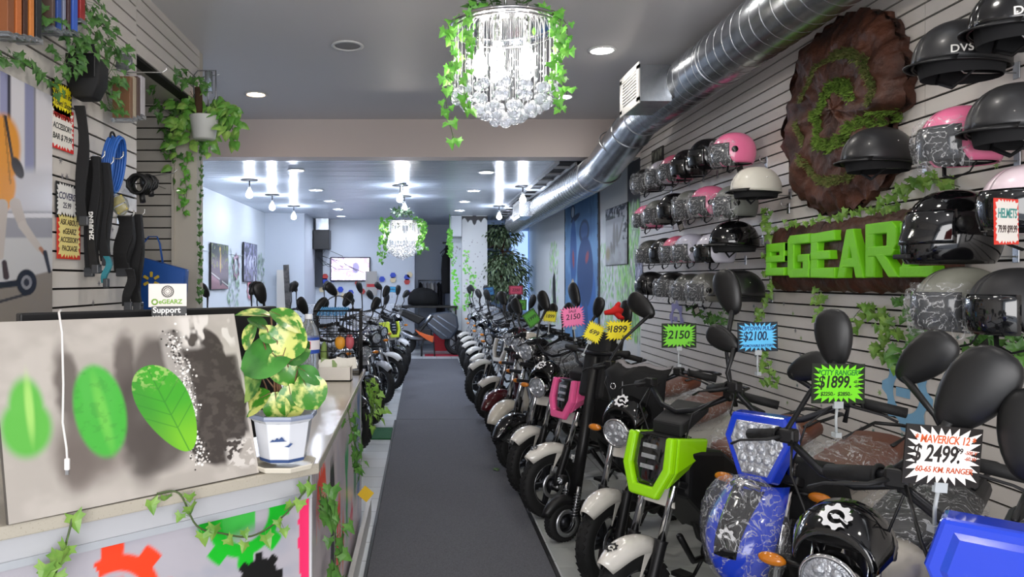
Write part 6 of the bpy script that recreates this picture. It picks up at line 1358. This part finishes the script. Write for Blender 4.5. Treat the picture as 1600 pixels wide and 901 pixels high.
for k in range(330):
    y = rs.choice([rs.uniform(12.4, 13.2), rs.uniform(14.2, 15.3), rs.uniform(14.2, 15.3)]); z = rs.uniform(1.15, 2.15)
    (g if rs.random() < .5 else g2).add([(-3.283, y-.02, z), (-3.283, y, z+.045), (-3.283, y+.02, z), (-3.283, y, z-.045)], [(0, 1, 2, 3)], None, False)
obj('ivy_strokes', g, mat('stroke_green', '8fb888', .6), wl); obj('ivy_strokes', g2, mat('stroke_grey', '98a4a8', .6), wl)
# scooter banner and photo poster on the right rear wall
def banner(u, v):
    img = np.ones(u.shape+(3,))*L3('5c84aa'); n = fbm(u, v, 6, 12); img = over(img, L3('4a6f98'), sst(.4, .7, n)); img = over(img, L3('27466e'), sst(.6, .8, fbm(u*2, v, 5, 3))*.5)
    D = L3('1c2c48'); img = over(img, D, ell(u, v, .28, .93, .07, .045, 0, .08)); img = over(img, L3('a8b4c0'), ell(u, v, .28, .93, .045, .035, 0, .1))
    img = over(img, D, ell(u, v, .36, .885, .14, .02, .1, .2)); img = over(img, L3('274f86'), ell(u, v, .30, .66, .10, .22, 0, .06)); img = over(img, D, ell(u, v, .62, .78, .14, .075, 0, .1)*.9); img = over(img, L3('34507c'), ell(u, v, .62, .785, .10, .05, 0, .1))
    img = over(img, L3('2a5a98'), ell(u, v, .66, .40, .26, .20, 0, .05)); img = over(img, L3('1e3c68'), ell(u, v, .64, .53, .22, .22, 0, .05)); img = over(img, L3('7a3a48'), ell(u, v, .70, .62, .05, .03, .5, .3)); img = over(img, L3('7a3a48'), ell(u, v, .30, .62, .03, .06, .2, .3))
    img = over(img, L3('a89878'), ell(u, v, .28, .42, .06, .07, 0, .1)); img = over(img, D, ell(u, v, .28, .33, .05, .05, 0, .1)); img = over(img, L3('1f4478'), ell(u, v, .68, .23, .05, .12, .1, .1))
    return over(img, L3('1a1c22'), np.clip((u < .02+.02*noise2(u, v, 30, 2))*1.0+(u > .975-.02*noise2(u, v, 30, 3))*1.0, 0, 1))
a = atX(882, 320, XR-.02).y; b = atX(936, 320, XR-.02).y
t = thing('scooter_banner', 'tall blue painted banner showing a scooter on the right rear wall', 'banner', (XR-.02, (a+b)/2, .4)); painted('print', (0, (a-b)/2, 0), (0, -(a-b)/2, 0), (0, -(a-b)/2, 2.5), (0, (a-b)/2, 2.5), 120, 220, banner, t, .7, thick=.012)
def cactus(u, v):
    img = np.ones(u.shape+(3,))*L3('b4b4b8'); img = over(img, L3('8c8a8c'), sst(.3, .7, fbm(u, v, 6, 4))*.7*(v < .35)); img = over(img, L3('3e3c40'), sst(.45, .55, fbm(u, v, 18, 5))*((v > .8)|((u > .8)&(v > .4)))*1.0)
    for cx, cy, rx, ry, an in ((.42, .45, .07, .28, 0), (.56, .5, .06, .2, 0), (.72, .55, .04, .2, -.5), (.3, .3, .05, .12, .3)): img = over(img, L3('6e6664'), ell(u, v, cx, cy, rx, ry, an, .15)*.85)
    return over(img, L3('8a7438'), ell(u, v, .12, .2, .1, .12, 0, .6)*.7)
wallpic(946, 980, 322, 414, XR-.02, '-x', cactus, 'grey cactus garden photograph to the right of the blue banner')
wallpic(992, 1004, 395, 455, XR-.02, '-x', pic_group, 'narrow dark picture at the far end of the slat wall')
# television
def tv_img(u, v):
    img = np.ones(u.shape+(3,))*L3('c8bcd8'); n = fbm(u, v, 10, 21); img = over(img, L3('9a86a8'), sst(.45, .6, n)); img = over(img, L3('e8e0f0'), sst(.55, .65, fbm(u, v, 22, 22))*(v < .4)); img = over(img, L3('6c6888'), ell(u, v, .65, .55, .09, .26, 0, .2)); img = over(img, L3('f0e8f4'), ell(u, v, .3, .8, .3, .08, .5, .5)); return over(img, L3('d0a8b0'), ell(u, v, .85, .5, .1, .15, 0, .4))
t = thing('television', 'wall mounted flat television showing a purple tinted picture on the rear wall', 'television', (-1.66, 16.93, 1.86))
obj('housing', MB().bx(-.46, .46, 0, .06, -.28, .28), m_black, t, bev=.008); painted('screen', (-.435, -.003, -.25), (.435, -.003, -.25), (.435, -.003, .255), (-.435, -.003, .255), 90, 50, tv_img, t, .2, emit=1.6)
# hexagon wall tiles
HX = [(532, 452), (537, 462), (553, 435), (559, 442), (508, 432), (508, 439), (520, 436), (517, 452), (525, 458), (511, 446), (597, 436), (614, 430), (636, 433), (636, 440), (640, 429), (614, 437), (637, 457), (643, 460), (590, 448), (503, 452), (548, 457), (566, 455)]
HC = ['2a48b8', 'b83a38', 'd4c4a0']; hn = ['blue', 'red', 'cream']
where = ['under the television', 'left of the television', 'right of the television']
for i, (px, py) in enumerate(HX):
    c = [0, 2, 0, 1, 1, 0, 0, 1, 2, 2, 0, 0, 0, 1, 2, 2, 0, 1, 1, 2, 0, 1][i]; w = 0 if 530 < px < 580 else 1 if px <= 530 else 2
    tag(obj('hexagon_tile', MB().prism([(.072*math.cos(a), .072*math.sin(a)) for a in [2*PI*k/6 for k in range(6)]], .02, rot(PI/2)), mat('hex_'+HC[c], HC[c], .4), M=tx(*atY(px, py, 16.98))), hn[c]+' hexagonal wall tile '+where[w], 'wall tile', 'hexagon tiles on the rear wall, '+hn[c]+' '+where[w])
# wall heater box and its cables
t = thing('wall_heater', 'black box unit with dangling cables high on the rear wall left of the television', 'heater', (-2.45, 16.5, 2.3)); obj('casing', MB().bx(0, .36, 0, .35, 0, .44), m_black, t, bev=.01); obj('flue', MB().bx(.05, .33, .1, .4, .44, .70), m_galv, t)
g = MB(); rs = random.Random(3)
for k in range(6): g.tube([(.1+.04*k, .1, 0), (.05+.12*k*rs.random(), .1, -.15), (.2+.1*k, .2, -.3*rs.random()-.2), (.3+.16*k, .42, -.32-.04*k)], .006, 5)
obj('cables', g, m_black, t)
struct('trim_8', MB().bx(-2.46, -2.3, 16.9, 16.99, 1.45, 2.3), mat('dark_recess', '3a3d44', .7))
# notices under the tv, leaning boards
q = atY(578, 452, 16.5); t = thing('notice_board', 'grey cardboard notice with red band below the television', 'notice', (q.x, 16.9, 1.25)); obj('board', MB().bx(-.13, .13, 0, .02, 0, .56), mat('notice_grey', 'a4a09c', .7), t); obj('red_band', MB().bx(-.1, .13, -.004, .0, .20, .27), mat('band_red', 'b83238', .5), t)
g = MB()
for k, s in enumerate(('NO', 'SALE', 'OPEN')): pass
q = atY(450, 440, 14.6); t = thing('leaning_plank', 'tall dark weathered plank standing near the white wall corner', 'plank', (q.x, 14.9, 0)); obj('plank', MB().box((0, 0, .96), (.11, .03, 1.92), rot(0, -.05, 0)), mat('dark_wood', '3a3836', .8, noise=(12, '5c5854', .4, .6)), t)
q = atY(437, 450, 15); tag(obj('white_panel', MB().bx(-.12, .12, 0, .02, 0, 1.82), mat('card_white'), M=tx(q.x, 15.3, 0)), 'tall narrow white panel leaning beside the dark plank', 'panel')
# alcove with clothes rack
t = thing('clothes_rack', 'white metal rack in the rear alcove holding hanging clothes', 'clothes rack', (.23, 18.1, 0)); g = MB()
for x in (-.32, .32): g.cyl((x, 0, 0), (x, 0, 1.6), .012, 8).cyl((x, -.2, .02), (x, .2, .02), .012, 8)
g.cyl((-.34, 0, 1.6), (.34, 0, 1.6), .012, 8); obj('rail_frame', g, m_steel, t)
for i, (c, L, n_) in enumerate([('1c1c22', .5, 'black'), ('c8c8cc', .62, 'pale grey'), ('b0aeb0', .6, 'grey'), ('d8d4d0', .64, 'white'), ('8a8a90', .6, 'mid grey'), ('202024', .8, 'long black'), ('3a3c44', .75, 'dark slate')]):
    x = .0+.23-.28+.09*i; g = MB(); R = [[(w*math.cos(a)*.25, w*math.sin(a), z) for a in [2*PI*k/12 for k in range(12)]] for w, z in ((.02, 0), (.12, -.05), (.16, -.12), (.14, -L*.6), (.17, -L))]; g.rings(R)
    tt = thing('hanging_shirt', n_+' garment hanging on the rack in the rear alcove', 'clothing', (x, 18.1, 1.56), .3); obj('cloth', g, mat('cloth_'+c, c, .9), tt); obj('hanger', MB().tube([(0, 0, 0), (0, .0, .04), (0, .015, .055), (0, .0, .06)], .004, 5), m_steel, tt)
tt = thing('hanging_overalls', 'long black overalls hanging high beside the white column', 'clothing', (.56, 16.9, 2.15)); obj('cloth', MB().rings([[(w*math.cos(a), .05*math.sin(a), z) for a in [2*PI*k/12 for k in range(12)]] for w, z in ((.03, .25), (.05, .1), (.11, 0), (.13, -.3), (.12, -.8), (.1, -.85))]), m_canvasb, tt); obj('hanger', MB().tube([(-.12, 0, .0), (0, 0, .27), (0, 0, .36), (.06, 0, .40), (.3, .0, .40)], .008, 5), m_blackm, tt)
tag(obj('wall_bracket', MB().bx(.45, .62, 16.4, 16.46, 2.42, 2.46).tube([(.62, 16.43, 2.44), (.40, 16.43, 2.2)], .012, 5), m_blackm), 'black angled bracket near the ceiling left of the white column', 'bracket')
t = thing('leafy_garland', 'light green garland hanging in the air left of the white column', 'garland', (.58, 15.6, 3.0)); g = MB(); rs = random.Random(8); g.tube([(0, 0, 0), (0, 0, -.9)], .008, 4)
for k in range(70): leaf(g, (rs.uniform(-.04, .04), rs.uniform(-.04, .04), -.3-.6*rs.random()), (rs.uniform(-1, 1), rs.uniform(-1, 0), -.6), (0, -1, .3), .07)
tag(obj('leaves', g, m_ivyl, t), kind='stuff')
tag(obj('air_unit', MB().bx(.62, .85, 15.9, 16.2, 2.55, 3.0).bx(.60, .62, 15.9, 16.2, 2.6, 2.95), mat('unit_white', 'c8ccd2', .4), bev=.01), 'white box unit under the ceiling at the left side of the column', 'air unit')
# dark cloth pile, counter rail and red box
tag(obj('black_jacket_pile', MB().rings(crinkle([[(.34*q*math.cos(a), .2*q*math.sin(a), z) for a in [2*PI*k/16 for k in range(16)]] for q, z in ((1, 0), (1.02, .12), (.9, .26), (.6, .34), (.2, .38))], .02, 3)), m_canvasb, M=tx(.02, 16.6, 1.05)), 'pile of black jackets on the dark rail in front of the alcove', 'clothing pile')
t = thing('barrier_table', 'long low black table frame across the end of the aisle', 'table', (.15, 16.4, 0)); obj('table_top', MB().bx(-.75, .62, -.3, .3, 1.0, 1.045), m_black, t, bev=.006)
for x in (-.72, .58):
    for y in (-.27, .27): obj('leg', MB().bx(x-.02, x+.02, y-.02, y+.02, 0, 1.0), m_black, t)
tag(obj('red_box', MB().bx(.26, .56, 16.72, 16.98, 0, .36).bx(.25, .57, 16.71, 16.99, .36, .40), mat('box_red', 'c02634', .5), bev=.006), 'bright red box on the floor at the foot of the white column', 'box')
tag(obj('red_mat', MB().bx(.05, .84, 15.55, 15.95, .002, .012), mat('mat_red', 'a8283a', .8)), 'thin red mat on the floor under the sport motorbike', 'mat')
# sport motorbike seen from the side
t = thing('sport_motorbike', 'dark grey sport motorbike with orange trim parked sideways at the aisle end', 'motorbike', (.12, 15.75, 0), 0)
wheel(t, 'rear_wheel', -.52, .27, .12); wheel(t, 'front_wheel', .62, .27, .10)
m_fair = mat('fairing_slate', '39414e', .25, coat=.5); m_or = mat('trim_orange', 'e0642a', .3)
obj('fairing', MB().prism([(.62, .86), (.45, .95), (.05, .90), (-.1, .72), (.1, .50), (.3, .34), (.5, .36), (.66, .6)], .30, rot(PI/2)), m_fair, t, bev=.04); obj('tail_cowl', MB().prism([(-.05, .80), (-.5, .98), (-.78, 1.0), (-.6, .86), (-.2, .66)], .18, rot(PI/2)), m_black, t, bev=.03)
obj('orange_belly', MB().prism([(-.28, .56), (-.05, .46), (.12, .42), (.10, .28), (-.02, .34), (-.2, .46)], .32, rot(PI/2)), m_or, t, bev=.01)
g = MB()
for (x0, z0, x1, z1) in ((.1, .8, .5, .5), (.2, .85, .6, .6), (.0, .7, .4, .4)): g.tube([(x0, -.16, z0), (x1, -.16, z1)], .014, 5)
obj('fairing_slash', g, mat('slash_grey', '8a94a4', .3), t); obj('motor_block', MB().box((-.1, 0, .45), (.36, .24, .26)), m_dsteel, t, bev=.02); obj('frame', MB().tube([(-.5, -.12, .3), (-.2, -.13, .5), (.1, -.13, .85)], .03, 8).tube([(-.5, .12, .3), (-.2, .13, .5), (.1, .13, .85)], .03, 8).tube([(.62, .08, .27), (.48, .08, .95)], .025, 8).tube([(.62, -.08, .27), (.48, -.08, .95)], .025, 8), m_blackm, t)
obj('stand', MB().tube([(-.08, -.16, .36), (-.14, -.2, .2), (-.14, -.22, .0)], .018, 6).tube([(.12, -.16, .3), (.14, -.22, .0)], .014, 6), m_black, t); obj('exhaust', MB().tube([(-.1, -.15, .36), (-.35, -.17, .40), (-.6, -.18, .52)], [.03, .045, .05], 10), m_steel, t); obj('handlebar', MB().tube([(.42, -.3, .98), (.46, 0, 1.0), (.42, .3, .98)], .014, 6), m_black, t)
# weeping fig tree
t = thing('weeping_fig', 'tall bushy weeping fig tree standing beyond the right row of mopeds', 'tree', (1.78, 16.3, 0)); t.scale = (1.25, 1.15, 1.13); obj('trunk', MB().tube([(0, 0, .3), (.03, 0, .9), (-.02, 0, 1.5), (.02, 0, 2.3)], [.04, .035, .03, .015], 8), m_bark, t)
obj('pot', MB().lathe([(.001, 0), (.15, 0), (.2, .36), (.18, .36), (.001, .32)], 24), mat('pot_dark', '3a3632', .6), t); g = MB(); rs = random.Random(12); g2 = MB(); LF = [(0, 0), (.2, .35), (.12, .75), (0, 1), (-.12, .75), (-.2, .35)]
for k in range(3600):
    u = rs.random(); c, R = ((0, 0, 1.62), (.5, .42, .42)) if k % 5 < 3 else ((-.05, 0, 2.3), (.42, .36, .26)) if k % 5 == 3 else ((.05, 0, 1.25), (.48, .4, .25))
    d = Vector((rs.gauss(0, 1), rs.gauss(0, 1), rs.gauss(0, 1))).normalized()*rs.uniform(.55, 1.0); p = Vector((c[0]+d.x*R[0], c[1]+d.y*R[1], c[2]+d.z*R[2]))
    leaf(g if k % 3 else g2, p, (d.x, d.y, d.z-.9), (d.x+rs.uniform(-.5, .5), d.y-.4, .6), rs.uniform(.06, .10), LF, .1)
tag(obj('foliage', g, mat('fig_leaf', '37492c', .5), t), kind='stuff'); tag(obj('foliage', g2, mat('fig_leaf_pale', '7d9070', .5), t), kind='stuff')
gb = MB()
for k in range(30): d = Vector((rs.gauss(0, 1), rs.gauss(0, 1), rs.gauss(0, .8))).normalized(); gb.tube([(0, 0, 1.0+.04*k), (d.x*.2, d.y*.2, 1.15+.04*k), (d.x*.42, d.y*.36, 1.2+.035*k)], [.01, .007, .003], 5)
obj('branches', gb, m_bark, t)
